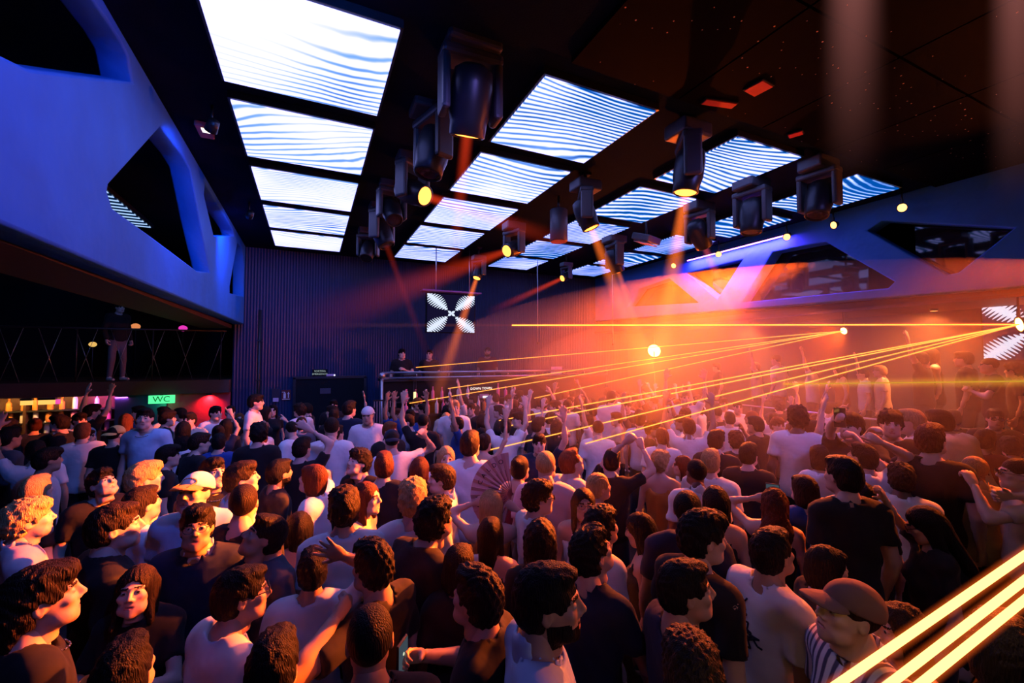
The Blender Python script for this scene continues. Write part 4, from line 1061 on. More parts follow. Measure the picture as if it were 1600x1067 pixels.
    if top == 'P':   # turned-down collar
        f = Field(neck - 0.14, neck + 0.14, h * 0.8)
        f.cap(neck + np.array([0, 0.005, -0.03]), neck + np.array([0, -0.01, 0.035]), 0.088, 0.068, 0.0)
        f.cap(neck + np.array([0, 0.015, -0.08]), neck + np.array([0, 0.0, 0.12]), 0.071, 0.058, 0.0, 's')
        f.cap(neck + np.array([0, 0.05, -0.03]), neck + np.array([0, 0.14, -0.05]), 0.014, 0.045, 0.004, 's')
        f.half((0, -0.25, -1), -float(neck[2]) + 0.035 - 0.25 * float(neck[1]))
        V, Q = f.mesh()
        if len(Q): tg.append(Geo(V, Q, 1))
    return dict(skin=skin, hair=hs, cap=cg, top=join(tg), frames=frames, head=HM, wrist=Wr)
def legs_geo(lod, sex):
    h = (0.022, 0.03, 0.04)[lod]
    W = 1.0 if sex == 'm' else 0.92
    f = Field((-0.26, -0.2, 0.04), (0.26, 0.2, 1.0), h)
    f.ell((0, -0.012, 0.93), (0.162 * W, 0.118, 0.11))
    for sg in (-1, 1):
        f.cap((sg * 0.085, -0.005, 0.86), (sg * 0.11, 0.012, 0.48), 0.086 * W, 0.066 * W, 0.04)
        f.cap((sg * 0.11, 0.012, 0.48), (sg * 0.125, -0.02, 0.09), 0.066 * W, 0.055, 0.02)
    f.half((0, 0, 1), 0.985); f.half((0, 0, -1), -0.06)
    V, Q = f.mesh(); return Geo(V, Q, 0)
def shoe_geo(lod, side):
    h = (0.014, 0.02, 0.028)[lod]; g = []
    for sg in (side,):
        f = Field((sg * 0.13 - 0.08, -0.12, 0.0), (sg * 0.13 + 0.08, 0.22, 0.12), h)
        f.cap((sg * 0.125, -0.045, 0.045), (sg * 0.14, 0.13, 0.036), 0.046, 0.04); f.cap((sg * 0.125, -0.03, 0.05), (sg * 0.125, -0.02, 0.11), 0.045, 0.045, 0.02)
        f.half((0, 0, -1), -0.004)
        V, Q = f.mesh(); g.append(Geo(V, Q, 0))
    return join(g)
# ------------------------------------------------------------------ people
def cloth(name, col, rough=0.85):
    return surf(name, col, rough, var=0.12, vscale=9, bump=0.28, bscale=16, spec=0.2, sheen=0.05)
SKIN = {'1': surf('fair skin', (0.68, 0.45, 0.36), 0.5, var=0.06), '2': surf('light tan skin', (0.58, 0.36, 0.26), 0.5, var=0.06), '3': surf('olive skin', (0.42, 0.25, 0.17), 0.5, var=0.06), '4': surf('deep brown skin', (0.13, 0.07, 0.045), 0.45, var=0.08)}
def hairm(name, c): return surf(name, c, 0.58, var=0.5, vscale=60, bump=0.5, bscale=130, stretch=(1.6, 1.6, 0.22), spec=0.16)
HAIR = dict(k=hairm('black hair', (0.006, 0.005, 0.006)), b=hairm('dark brown hair', (0.017, 0.010, 0.007)), r=hairm('auburn hair', (0.07, 0.02, 0.010)), y=hairm('blond hair', (0.46, 0.30, 0.13)), g=hairm('ginger hair', (0.20, 0.065, 0.02)))
def stripes():
    m, nt, out = newmat('striped shirt'); tc = N(nt, 'ShaderNodeTexCoord'); w = N(nt, 'ShaderNodeTexWave', bands_direction='X'); w.inputs['Scale'].default_value = 9.0; w.inputs['Distortion'].default_value = 0.4
    nt.links.new(tc.outputs['Object'], w.inputs[0]); cr = N(nt, 'ShaderNodeValToRGB'); cr.color_ramp.elements[0].position = 0.25; cr.color_ramp.elements[0].color = (0.08, 0.07, 0.14, 1); cr.color_ramp.elements[1].position = 0.55; cr.color_ramp.elements[1].color = (0.75, 0.72, 0.78, 1)
    p = N(nt, 'ShaderNodeBsdfPrincipled'); p.inputs['Roughness'].default_value = 0.85; nt.links.new(w.outputs[1], cr.inputs[0]); nt.links.new(cr.outputs[0], p.inputs['Base Color']); nt.links.new(p.outputs[0], out.inputs[0]); return m
CLOTH = dict(k=cloth('black cotton', (0.014, 0.014, 0.017)), w=cloth('white cotton', (0.80, 0.79, 0.80)), n=cloth('navy cotton', (0.015, 0.022, 0.05)), p=cloth('pink cotton', (0.75, 0.52, 0.55)), l=cloth('light blue cotton', (0.42, 0.58, 0.78)),
             g=cloth('grey cotton', (0.10, 0.10, 0.13)), e=cloth('beige cotton', (0.66, 0.55, 0.42)), o=cloth('amber satin', (0.55, 0.25, 0.06), 0.4), u=cloth('royal blue cotton', (0.02, 0.07, 0.30)), m=cloth('maroon cotton', (0.14, 0.015, 0.03)), s=stripes(), y=cloth('yellow cotton', (0.7, 0.55, 0.2)), c=cloth('brown twill', (0.16, 0.09, 0.08)))
LIP = {k: surf('lips %s' % k, c, 0.4) for k, c in (('1', (0.5, 0.2, 0.18)), ('2', (0.42, 0.17, 0.14)), ('3', (0.30, 0.12, 0.10)), ('4', (0.09, 0.04, 0.035)))}
EYEW = surf('eye white', (0.42, 0.4, 0.39), 0.25); IRIS = surf('dark iris', (0.018, 0.012, 0.01), 0.15)
DENIM = [cloth('dark jeans', (0.02, 0.026, 0.045)), cloth('black jeans', (0.012, 0.012, 0.014)), cloth('grey jeans', (0.16, 0.15, 0.18))]
SHOE = [surf('white trainers', (0.7, 0.7, 0.7), 0.5), surf('black shoes', (0.015, 0.015, 0.015), 0.4)]
SILVER = surf('silver chain', (0.8, 0.8, 0.85), 0.2, 1.0)
_MC = {}
def cached(key, fn):
    if key not in _MC: _MC[key] = fn()
    return _MC[key]
def skinned(name, me, mats, parent):
    o = link(name, me, parent)
    for i, m in enumerate(mats):
        if i < len(o.material_slots): o.material_slots[i].link = 'OBJECT'; o.material_slots[i].material = m
    return o
def glasses_mesh(dark):
    b = MB()
    for sg in (-1, 1):
        b.lathe([(0.0235, -0.002), (0.026, 0), (0.0235, 0.002)] + ([(0, 0.001)] if dark else []), Matrix.Translation((sg * 0.031, 0.112, 0.008)) @ Matrix.Rotation(math.pi / 2, 4, 'X') @ Matrix.Diagonal((1, 0.8, 1, 1)), 14)
        b.tube((sg * 0.057, 0.108, 0.012), (sg * 0.085, -0.005, 0.012), 0.0022, seg=5)
    b.tube((-0.006, 0.114, 0.012), (0.006, 0.114, 0.012), 0.002, seg=5)
    me = bpy.data.meshes.new('glasses'); b.bm.to_mesh(me); b.bm.free(); me.materials.append(surf('spectacle frame', (0.01, 0.01, 0.01), 0.2)); return me
PEOPLE = []
FWD = Vector((math.sin(YAW), math.cos(YAW), 0))
def depth_of(p): return Vector(p).dot(FWD)
def person(spec, label, ref=None, d=None, base=0.0, h=None, cap=None, capc='w', hy=None, hp=None, lean=0, goal=None, hands=None, gl=None, beard=False, chain=False, legs=0, group=None, shoe=None, lod=None, pos=None):
    """spec: 'u v facing hair+colour top+colour sex+skin arms' - u, v the head in the photograph, facing 0 = away from the camera, 90 = to the right"""
    t_ = spec.split(); u, v, fa = float(t_[0]), float(t_[1]), float(t_[2]); hr, hc_ = t_[3]; tp, tc_ = t_[4]; sex, sk = t_[5]; arms = t_[6] if len(t_) > 6 else 'dd'
    rr = random.Random(int(u * 7 + v * 13))
    hgt = h or (rr.uniform(1.63, 1.76) if sex == 'm' else rr.uniform(1.54, 1.66))
    sc = hgt / 1.75
    rl = Matrix.Rotation(math.radians(-lean), 3, 'X'); hl = rl @ Vector((0, 0.03, 0.675)) + Vector((0, 0, 0.95))
    if pos is not None: head = Vector((pos[0], pos[1], base + hl.z * sc))
    elif d is None:
        if base == 0: head = at(u, v, z=hl.z * sc)
        else: head = at(u, v, x=8.75)
    else:
        head = at_depth(u, v, d)
    if pos is None and (d is not None or base != 0):
        s2 = (head.z - base) / hl.z
        if d is not None: sc = min(1.16, max(0.86, s2)); base = head.z - hl.z * sc if base != 0 else 0
        else: sc = min(1.12, max(0.88, s2))
    if pos is None and 'DJ' not in (label or ''):
        # slide along the sight line (stature follows) until nobody stands in the same spot
        dep0 = depth_of(head); best = None
        for o_ in (0, .12, -.12, .24, -.24, .36, -.36, .48, -.48, .6, -.6, .75, -.75, .95, -.95):
            if abs(o_) > 0.13 * dep0: break
            if o_ < 0 and 'behind' in (label or '') and dep0 < 2.6: continue
            c_ = at_depth(u, v, dep0 + o_); s_ = (c_.z - base) / hl.z
            if not 0.84 <= s_ <= 1.13 or (base == 0 and (c_.x > 7.95 or c_.y > 9.3 and c_.x > 1.2 or c_.y > 10.9)) or (base and not 8.55 < c_.x < 9.2): continue
            g_ = min([(c_.xy - r_['head'].xy).length for r_ in PEOPLE] or [9])
            if best is None or g_ > best[0] + 0.03: best = (g_, c_, s_)
            if g_ > 0.34: break
        if best and best[0] > 0: head, sc = best[1], best[2]
    bearing = math.atan2(head.x, head.y)
    rz = -(bearing + math.radians(fa))
    off = Matrix.Rotation(rz, 3, 'Z') @ Vector((hl.x * sc, hl.y * sc, 0))
    root = Vector((head.x - off.x, head.y - off.y, base))
    dep = depth_of(head)
    if lod is None: lod = 0 if dep < 2.35 else 1 if dep < 3.9 else 2
    hy = hy if hy is not None else rr.choice((-14, 0, 14)) if lod == 2 else rr.uniform(-18, 18)
    hp = hp if hp is not None else (0 if lod == 2 else rr.uniform(-14, 2))
    gl_ = None
    if goal:
        gl_ = {}
        Minv = (Matrix.Translation(root) @ Matrix.Rotation(rz, 4, 'Z') @ Matrix.Diagonal((sc, sc, sc, 1))).inverted()
        for sg, (gu, gv, gd) in goal.items(): gl_[sg] = tuple(Minv @ at_depth(gu, gv, dep + gd))
    key = (lod, sex, arms, tp, hr, cap, round(hy), round(hp), lean, str(gl_), str(hands))
    def mk():
        g = figure(lod, sex, arms, tp, hr, cap, hy, hp, lean, gl_, hands)
        r = dict(skin=to_mesh('body', g['skin'], [None] * 6), top=to_mesh('top', g['top'], [None] * 2), frames=g['frames'], head=g['head'])
        r['hair'] = to_mesh('hair', g['hair'], [None]) if g['hair'] is not None else None
        r['cap'] = to_mesh('cap', g['cap'], [None] * 2) if g['cap'] is not None else None
        return r
    G = cached(key, mk)
    t = empty('person', root, rz); t.scale = (sc, sc, sc)
    hm = HAIR[hc_]; sm = SKIN[sk]
    skinned('body', G['skin'], [sm, hm, LIP[sk], EYEW, IRIS, hm if beard else sm], t)
    if G['hair'] is not None: skinned('hair', G['hair'], [hm], t)
    names = dict(T='t_shirt', P='collared_shirt', L='long_sleeved_shirt', V='strap_top', S='strapless_top')
    skinned(names[tp], G['top'], [CLOTH[tc_], CLOTH['w'] if label and 'white-tipped' in label else CLOTH[tc_]], t)
    if G['cap'] is not None: skinned('cap', G['cap'], [CLOTH[capc], CLOTH['o'] if capc == 'w' and cap == 'K' else CLOTH[capc]], t)
    ll = min(2, lod + 1)
    skinned('trousers', cached(('legs', ll, sex), lambda: to_mesh('trousers', legs_geo(ll, sex), [None])), [DENIM[legs if legs is not None else rr.randrange(2)]], t)
    sm_ = SHOE[rr.randrange(2) if shoe is None else shoe]
    for sd in (-1, 1): skinned('shoe', cached(('shoe', ll, sd), lambda: to_mesh('shoe', shoe_geo(ll, sd), [None])), [sm_], t)
    if gl:
        o = link('glasses' if gl == 1 else 'sunglasses', cached(('gl', gl), lambda: glasses_mesh(gl == 2)), t); o.matrix_local = Matrix([list(r_) for r_ in G['head']])
    if chain:
        o = MB()
        for i in range(24):
            a0, a1 = 2 * math.pi * i / 24, 2 * math.pi * (i + 1) / 24
            P_ = lambda a: (0.082 * math.cos(a), 0.02 + 0.088 * math.sin(a), 1.475 - 0.035 * math.sin(a))
            o.tube(P_(a0), P_(a1), 0.0035, seg=5)
        o.build('necklace', SILVER, t)
    WM = Matrix.Translation(root) @ Matrix.Rotation(rz, 4, 'Z') @ Matrix.Diagonal((sc, sc, sc, 1))
    rec = dict(ob=t, u=u, v=v, head=head, root=root, label=label, ref=ref, hair=hr + hc_, top=tp + tc_, sex=sex, arms=arms, fa=fa, cap=cap, hand={sg: WM @ Matrix([list(r_) for r_ in G['frames'][sg]]) for sg in (-1, 1)}, dep=dep, WM=WM)
    PEOPLE.append(rec)
    if label: tag(t, label, 'person', group or 'people in the hall')
    return rec
# --- front of the crowd
mullet = person('65 940 80 Mb Tk m1 dd', 'man with a wavy mullet and silver chain in the bottom left corner', 'man with the mullet', chain=True, hp=-8, hy=10)
drinker = person('213 925 -155 Lb Tk f1 kc', 'woman in dark tee with sleek hair holding a slim drink at lower left', 'woman with the slim drink', hp=-16, hy=-10)
person('378 932 70 Sk Tw m2 dd', 'man in glasses and white tee with dark hair at bottom left of centre', 'man in glasses and white tee', gl=1, lean=10, hp=-12)
person('428 1046 15 Sk Tk m2 dd', 'dark-haired person in black cut off at the bottom edge left of centre', h=1.62)
person('578 1003 0 Bk Tk m3 dd', 'buzz-cut person in black seen from behind at the bottom edge', 'buzz-cut person at the bottom', hp=0, hy=0)
phoneman = person('745 938 -70 Fk Tk m2 dk', 'dark-haired man in black looking left over his phone at bottom centre', 'man with a phone at bottom centre', hp=-10)
person('858 945 78 Sk Pl m3 dd', 'bearded man in pale blue open-collared shirt at bottom centre', 'bearded man in pale blue', beard=True, hp=-6)
person('925 866 35 Fk Tn m2 dc', 'man in navy tee looking down right of the black curls', hp=-24, hy=15)
person('1072 925 65 Sk Tn m3 dd', 'dark-haired man in navy tee facing right below the buzz cut', 'man in navy facing right', hp=-8)
person('1080 1062 0 Cb Tk m2 dd', 'curly-haired person at the very bottom edge right of centre', h=1.66)
person('1207 866 45 Sk Tw m3 dd', 'man in white tee with a dark print on the back, lower right', 'man in the printed white tee', hp=-10)
capman = person('1325 962 -130 Sb Ps m2 dd', 'man in brown baseball cap and striped shirt at bottom right', 'man in the brown cap', cap='K', capc='c', hp=-14)
person('1405 988 -120 Wb Vk f2 dd', 'woman half hidden behind the brown baseball cap at bottom right', hp=-5)
person('1293 888 60 Ok Tk f2 dd', 'dark bob-haired person in black between printed tee and brown cap')
person('1570 1030 -20 Sb Tk m2 db', 'person in dark clothes under the thick lasers in the bottom right corner', h=1.75)
singer = person('1447 822 -105 Lk Tk f2 du', 'woman in glasses with long black hair tilting her face up, right', 'woman in glasses looking up', gl=1, hp=22, goal={1: (1380, 775, 0.05)}, hands={1: 'point'})
person('195 1056 10 Sk Tk m2 dd', 'dark-haired head at the bottom edge right of the mullet', h=1.6)
person('488 892 5 Sk Tw m3 du', 'man in crumpled white tee raising an open hand, lower left of centre', 'man raising an open hand', goal={1: (535, 868, -0.12)}, hp=-10)
person('582 888 -50 Fk Tk m2 rd', 'dark-haired man in black with a raised fist near bottom centre', 'man with the raised fist', goal={-1: (525, 965, -0.2)}, hands={-1: 'fist'})
# --- second row
person('45 815 82 Cy Pp m1 dd', 'blond curly man in pink shirt at the left edge', 'blond curly man at left edge', hp=-10)
person('180 826 78 Sb Tk m1 dd', 'short-haired man in black tee with a glowing red face, left', 'red-faced man in black', hp=-6)
person('308 826 -165 Fk Pn m3 dd', 'man in glasses and navy polo with white-tipped collar, left', 'man in the navy polo', gl=1, hp=-12)
person('412 840 -105 Sk Tg m3 dd', 'man in grey tee looking down beside the long-haired woman, left', 'man in grey looking down', hp=-30)
person('467 826 0 Lk Vk f2 dd', 'woman with long black hair seen from behind below the copper bob', 'woman with long black hair at left')
bend = person('680 815 55 Ck Tk m2 dd', 'curly-haired man in black tee bending forward at the centre', 'bending curly-haired man', hp=-28, lean=16)
person('768 836 12 Lk Vk f1 dd', 'woman with long black hair and a bare shoulder below the blonde')
person('718 886 0 Ob Tk f2 dd', 'person with a dark bob seen from behind above the phone man', 'person with the dark bob')
person('845 846 0 Wk Tk f2 dd', 'person with long black curls in black, lower centre', 'person with long black curls')
person('940 826 50 Ck Tw m3 dd', 'curly-haired man in white tee with a dark shoulder strap, centre', 'curly man with the strap')
person('1000 830 -80 Lk Vk f2 dd', 'woman in profile with raised chin and long dark hair, centre right', 'woman with the raised chin', hp=14)
person('912 790 175 Lb Vw f2 dd', 'woman in glasses and white strappy top facing the camera', 'woman in white straps', gl=1)
person('1075 800 0 Bk Tn m3 dd', 'buzz-cut man in navy seen from behind, right of centre', 'buzz-cut man in navy', hp=0)
person('1098 842 45 Fk Tk m2 dd', 'dark-haired man in black below the long straight black hair')
person('1118 786 0 Lk Vk f2 dd', 'woman with long straight black hair beside the navy buzz cut', 'woman with straight black hair')
filmer = person('1210 788 8 Wr Vk f1 bd', 'woman with wavy auburn hair filming with a raised phone', 'filming auburn woman', goal={-1: (1180, 778, 0.1)}, hp=8)
person('1256 767 -30 Ob Tu f1 dc', 'short-haired woman in blue top beside the filming auburn woman', 'woman in the blue top')
person('1317 745 -40 Sk Tk m2 dd', 'black-haired man in black beside the ringed phone', h=1.8)
ringer = person('1346 778 -12 Ok Tk f2 bd', 'dark bob-haired woman in black holding up the ringed phone', 'woman with the ringed phone', goal={-1: (1312, 775, 0.12)})
person('1408 750 0 Ck Tw m4 dd', 'curly-haired man in pale tee from behind below the pointing hands', 'curly man in pale tee at right')
person('1455 690 10 Fr Tk m1 dd', 'broad red-haired man in black tee seen from behind, right', 'red-haired man in black', d=3.35, hy=12)
bleach = person('1522 735 -25 By Pe m3 dd', 'man with bleached buzz cut, sunglasses and beige shirt at right', 'man with the bleached buzz cut', gl=2, hp=0, hy=-12)
person('1590 742 -105 Bb Te m1 bd', 'man lifting sunglasses to his brightly lit face at the right edge', gl=2, goal={1: (1578, 775, -0.1)})
# --- third row
person('57 768 50 Sy Tk m1 dd', 'man with fair lit hair bending down at the left edge', lean=14, hp=-25)
textman = person('160 758 155 Fk Tk m1 kd', 'man in black tee looking down at his phone, left', 'man texting at left', hp=-30)
person('226 750 82 Fy Tp m1 dd', 'young man with blond fringe and pink tee in bright profile, left', 'blond fringe in pink tee', hp=-4)
person('222 790 60 Sb Tw m1 dd', 'brown-haired man half hidden behind the red-faced man, left')
person('305 772 -165 Sb Tl m1 dd', 'man in white trucker cap facing the camera, left', 'man in the trucker cap', cap='K', capc='w', hp=-14)
person('333 742 150 Fk Tk m1 dd', 'dark-haired man looking down right behind the trucker cap', hp=-16, chain=True)
person('378 750 82 Fb Tw m1 dd', 'man in white tee with pink-lit profile, left of centre', 'white tee in pink profile')
person('381 787 25 Bb Tk m1 dd', 'man with faded haircut and glowing ear in black tee', 'man with the faded haircut')
person('437 740 75 Sk Tk m3 dd', 'bearded dark-haired man in black facing right, left of centre', 'bearded man in black', beard=True)
person('488 750 -60 Or Tw f1 dh', 'person with copper bob and white tee touching their hair', 'person with the copper bob')
person('560 724 -135 Ck Tk m1 dd', 'curly-haired man in black tee looking down, left of centre', 'curly man looking down', hp=-20)
person('537 797 0 Cb Tw m2 dd', 'curly brown-haired man in white tee seen from behind, left of centre', 'curly brown-haired man')
person('573 780 115 Lr Sm f1 dd', 'woman with auburn hair and strapless maroon top', 'woman in the strapless top', hp=-4)
person('600 729 12 Sr Tk m1 dd', 'short brown-haired man in black tee seen from behind near centre', 'brown-haired man in black')
person('645 782 0 Cy Lw m1 dd', 'blond curly-haired man in white shirt seen from behind', 'blond curly man in white', hp=-6)
person('690 750 -82 Fb Pw m1 dd', 'man with brown fringe and open white collar looking left', 'man with the open white collar', hp=-6)
person('656 734 0 Lr Tk f1 dd', 'woman with long auburn hair behind the open white collar', 'woman with long auburn hair')
person('735 696 5 Sb Tw m1 dd', 'tall man in plain white tee seen from behind at the centre', 'tall man in white tee', h=1.86, hp=-4)
person('697 717 172 Ly Tw f1 rd', 'smiling fair-haired woman facing the camera behind the tall white tee', 'smiling fair-haired woman', hands={-1: 'fist'})
fanner = person('766 790 0 Ly Vo f1 br', 'woman with straight blonde hair holding up a folding fan', 'blonde with the fan', goal={1: (806, 795, 0.05), -1: (742, 785, 0.05)}, hands={1: 'fist'}, hp=0)
person('777 746 20 Lb Vk f1 dd', 'dark-haired woman half hidden behind the folding fan')
person('813 733 40 Uk Vm f2 dd', 'woman with black hair tied up and a bare back', 'woman with the bare back')
person('853 729 0 By Pp m1 dd', 'man with bleached short hair in pink shirt seen from behind', 'bleached man in pink shirt', hp=0)
person('893 724 40 Sg Tp m1 dd', 'ginger-haired man in pink tee looking down, centre', 'ginger-haired man', hp=-24)
person('842 780 65 Cb Tw m1 dd', 'man in sunglasses and white tee at the centre', 'man in sunglasses', gl=2)
person('936 762 55 Ny Te f2 dd', 'woman with blonde cornrows and beige top', 'woman with the cornrows')
pointer = person('957 722 20 Fb Tk m1 pp', 'man in black pointing both arms up at the centre', 'man pointing with both arms', goal={-1: (978, 690, -0.1), 1: (1003, 698, 0.05)}, hands={-1: 'fist', 1: 'point'})
person('1032 724 8 Cy Vo f1 dd', 'woman with blonde curls in an amber dress', 'woman with blonde curls')
person('1066 729 -82 Lr Vk f1 dd', 'auburn-haired woman in profile facing the blonde curls', 'auburn woman in profile')
person('1088 740 -18 Bk Pw m4 dd', 'man with cropped black hair in a white polo seen from behind', 'man in the white polo', hp=-2)
person('1111 723 12 Sy Tw m1 dd', 'man with bleached hair and white tee right of the white polo', 'bleached man in white tee')
# --- fourth row, left part
person('263 714 82 Fk Tk m1 dd', 'dark-haired man in sharp pink profile before the blue tee, left', 'man in sharp profile')
person('312 693 65 Sb Tk m1 dd', 'smiling man in black leaning toward the royal blue tee, left', lean=6)
person('342 692 8 Sk Tu m1 dd', 'man in royal blue tee seen from behind, left', 'man in royal blue', hp=-4)
person('226 655 -150 Sk Tl m1 dd', 'tall man in light blue jersey and neck chain near the left bar', 'man in the light blue jersey', h=1.9, chain=True, lod=1)
person('180 681 25 Sk Tk m1 dd', 'man in a backwards yellow cap near the left bar', 'man in the yellow cap', cap='R', capc='y')
person('400 629 100 Sk Tw m1 dd', 'man in white shirt standing tall by the corner pipe', 'man by the corner pipe', h=1.92)
person('426 642 170 Lk Tk f1 dd', 'dark-haired woman next to the white shirt by the corner pipe')
person('337 646 150 Sk Tw m1 dd', 'man with amber face in white tee below the red wall', 'amber-faced man in white tee')
person('360 645 170 Sb Tk m1 dd', 'man in black with amber-lit face below the red wall')
person('374 655 175 Lg Tw f1 dd', 'ginger-haired woman lit amber in white below the red wall', 'amber-lit ginger woman')
person('296 657 -150 Sb Te m1 dd', 'man in glowing beige tee right of the green WC sign', 'man in glowing beige')
person('262 655 85 Fb Tk m1 kd', 'man in black drinking below the green WC sign')
person('455 672 -40 Bb Tw m1 dd', 'man with shaved head in white tee, back left', 'shaved man in white tee', lean=8)
person('479 640 -75 Fb Tk m1 rd', 'young man with tousled hair lifting a finger by the doorway', 'tousled man by the doorway', hands={-1: 'point'})
person('521 634 175 Sk Tk m1 dd', 'amber-faced man in black before the dark doorway', 'amber man at the doorway')
person('546 640 25 Fk Tn m1 dd', 'man in navy tee with his back turned beside the dark doorway', h=1.85)
person('575 650 180 Sb Tw m2 dd', 'man in backwards white cap and white top facing the camera', 'man in the backwards white cap', cap='R', capc='w', h=1.82)
person('518 670 10 Bb Tw m1 dd', 'tall man with lit cropped hair and white tee, back left', 'cropped man in white tee', h=1.85)
person('612 690 -20 Sb Tw m1 du', 'man in navy cap and white tee pointing up with one arm', 'man in the navy cap', cap='R', capc='n', goal={1: (664, 682, -0.05)}, hands={1: 'point'})
person('472 702 20 Fk Tk m1 du', 'black-haired person raising a bare forearm, back left', 'raised bare forearm', goal={1: (485, 672, 0.0)})
person('710 638 180 Sy Tw m1 dd', 'golden-lit man in white facing the camera before the booth bar', 'golden-lit man in white', h=1.85)
person('697 656 -165 Oy Te f1 dd', 'blonde lit gold in beige before the booth bar', 'blonde lit gold')
person('736 640 -150 Sb Tk m1 dd', 'man with glasses lit red before the booth bar', gl=1)
person('755 657 82 Lb Tk f1 dd', 'woman in profile with violet-lit hair below the DOWN TOWN sign', 'woman with violet hair')
person('905 627 100 Lk Vw f1 dd', 'woman with long dark hair in white top turned right, far centre', 'dark-haired woman in white top')
person('918 630 5 Bk Tk m3 dd', 'cropped man in black beside the far white top')
person('955 622 8 Sk Tw m1 dd', 'tall man in loose white tee seen from behind, far centre', 'tall white tee at far centre', h=1.9)
person('790 668 10 Fb Tw m1 uu', 'person in white with both hands high below the booth', 'person with both hands high', hands={-1: 'open', 1: 'open'})
person('860 655 20 Sk Tw m2 db', 'dark-haired man in white filming at far centre', 'man filming at far centre')
person('870 668 15 Lb Tk f1 ud', 'brown-haired woman in black raising one hand at far centre')
person('980 636 170 Sb Tk m1 dd', 'dark-fringed man in black facing the camera at far centre')
person('1070 622 175 Sy Tw m1 uu', 'glowing figure in white with outstretched arms at the far right', 'glowing figure in white', h=1.95)
person('1140 655 0 Sb Tw m1 dd', 'man in bright white tee seen from behind, far right of centre', 'bright white tee at right of centre')
person('1120 690 10 Fr Tk m1 dd', 'red-lit short-haired man in black above the bleached hair')
person('1150 690 -30 Cr Tk m1 dd', 'curly auburn-haired man in black right of the bleached white tee', 'curly auburn man')
person('1180 665 -60 Sk Tk m2 db', 'black-haired man in black lifting an orange hand, right of centre')
tallw = person('1246 655 0 Ck Tw m4 dd', 'tall man with black curls and lavender-lit white tee, right of centre', 'tall curly man in white tee', d=4.7)
selfie = person('1330 668 -165 Fb Tk m1 bd', 'grinning man in black taking a selfie, right', 'man taking a selfie', goal={1: (1303, 655, -0.25)}, d=4.2)
glassy = person('1392 664 -172 Cb Tk m1 kb', 'smiling curly-haired man in black holding a glass, right', 'smiling man with a glass', d=4.1)
person('1422 660 -92 Sy Tw m1 dd', 'fair-haired man in white in profile right of the smiling man', 'fair-haired profile at right', d=4.3)
pf = person('1347 716 -50 Sk Tw m2 dv', 'dark-haired man in white pointing left with an orange-lit arm', 'man pointing left', goal={1: (1375, 690, -0.1)}, hands={1: 'point'}, d=3.5)
person('1280 715 -20 Ob Tw f1 dd', 'brown-haired woman in white left of the ringed phone', 'woman in white left of ringed phone')
person('1300 640 60 Sb Tw m1 ud', 'man in white scratching his raised arm, far right')
person('1170 712 5 Fb Tk m1 dd', 'broad man in black behind the filming auburn woman', 'broad man in black')
# --- right side in the smoke
person('1490 655 0 Sb Tk m2 dd', 'dark-haired person in smoke above the bleached buzz cut', 'dark-haired person in smoke')
person('1555 655 170 Sb Tk m2 dd', 'man in thin sunglasses facing the camera in orange smoke', 'man in thin sunglasses', gl=2)
person('1590 668 -160 Wb Tk f1 dd', 'long-haired woman in orange smoke at the right edge')
person('1540 690 20 Fb Tm m1 dd', 'man in maroon tee in orange smoke, right')
person('1580 700 -30 Cb Tk m2 dd', 'curly-haired man in orange smoke right of the maroon tee')
person('1500 692 0 Sk Tk m2 dd', 'black-haired man in black left of the maroon tee in smoke')
# --- VIP terrace on the right
VT = 0.84
person('1120 574 -100 Sk Tk m2 dd', 'dark figure on the terrace nearest the corner glow', base=VT)
person('1180 574 -90 Sy Te m1 ud', 'amber-lit fair-haired man on the terrace waving one hand', base=VT)
person('1213 563 -60 Bb Tw m1 dd', 'large figure in white tee standing on the terrace', 'terrace figure in white', base=VT)
person('1266 575 -80 Sb Tw m1 ud', 'slim figure in white on the terrace holding a phone high', base=VT)
person('1312 592 -100 Lb Vo f1 dd', 'long-haired woman on the terrace in amber light', base=VT)
person('1348 585 -95 Sk Tw m1 du', 'man in white on the terrace with a straight raised arm', base=VT)
person('1375 590 -90 Sy Te m1 dd', 'fair-haired person in beige on the terrace below the laser', base=VT)
person('1437 562 -80 Sk Tk m2 ud', 'man in black on the terrace with a bent raised arm', base=VT)
person('1452 556 -100 Lb Vk f1 dd', 'long-haired woman beside the bent raised arm on terrace', base=VT)
person('1466 612 -60 Sb Tw m1 dc', 'man in printed white tee hunched forward before the terrace', 'hunched man in white tee', d=4.6, lean=22, hp=-20)
person('1505 562 -80 Sb Tk m2 dd', 'dark figure on the terrace left of the emblem screen', base=VT)
person('1545 572 -100 Bb Tk m2 cc', 'figure with folded arms on the terrace below the emblem screen', base=VT)
person('1585 580 -90 Cb Tk m2 dd', 'curly-haired figure on the terrace at the right edge', base=VT)
# --- DJs
DZ = 0.86
person('628 553 175 Sk Tk m1 cd', 'DJ in black at the left leaning on the desk', base=DZ, pos=tuple(at(628, 553, y=10.78).xy), h=(at(628, 553, y=10.78).z - DZ) / 1.625 * 1.75, group='people in the DJ booth')
person('671 554 180 Bb Tk m1 dd', 'DJ with lit face in the middle of the booth', base=DZ, pos=tuple(at(671, 554, y=10.78).xy), h=(at(671, 554, y=10.78).z - DZ) / 1.625 * 1.75, group='people in the DJ booth')
person('762 550 178 Bk Tm m3 dd', 'bearded DJ in maroon tee at the right of the booth', base=DZ, pos=tuple(at(762, 550, y=10.78).xy), h=(at(762, 550, y=10.78).z - DZ) / 1.625 * 1.75, beard=True, group='people in the DJ booth')
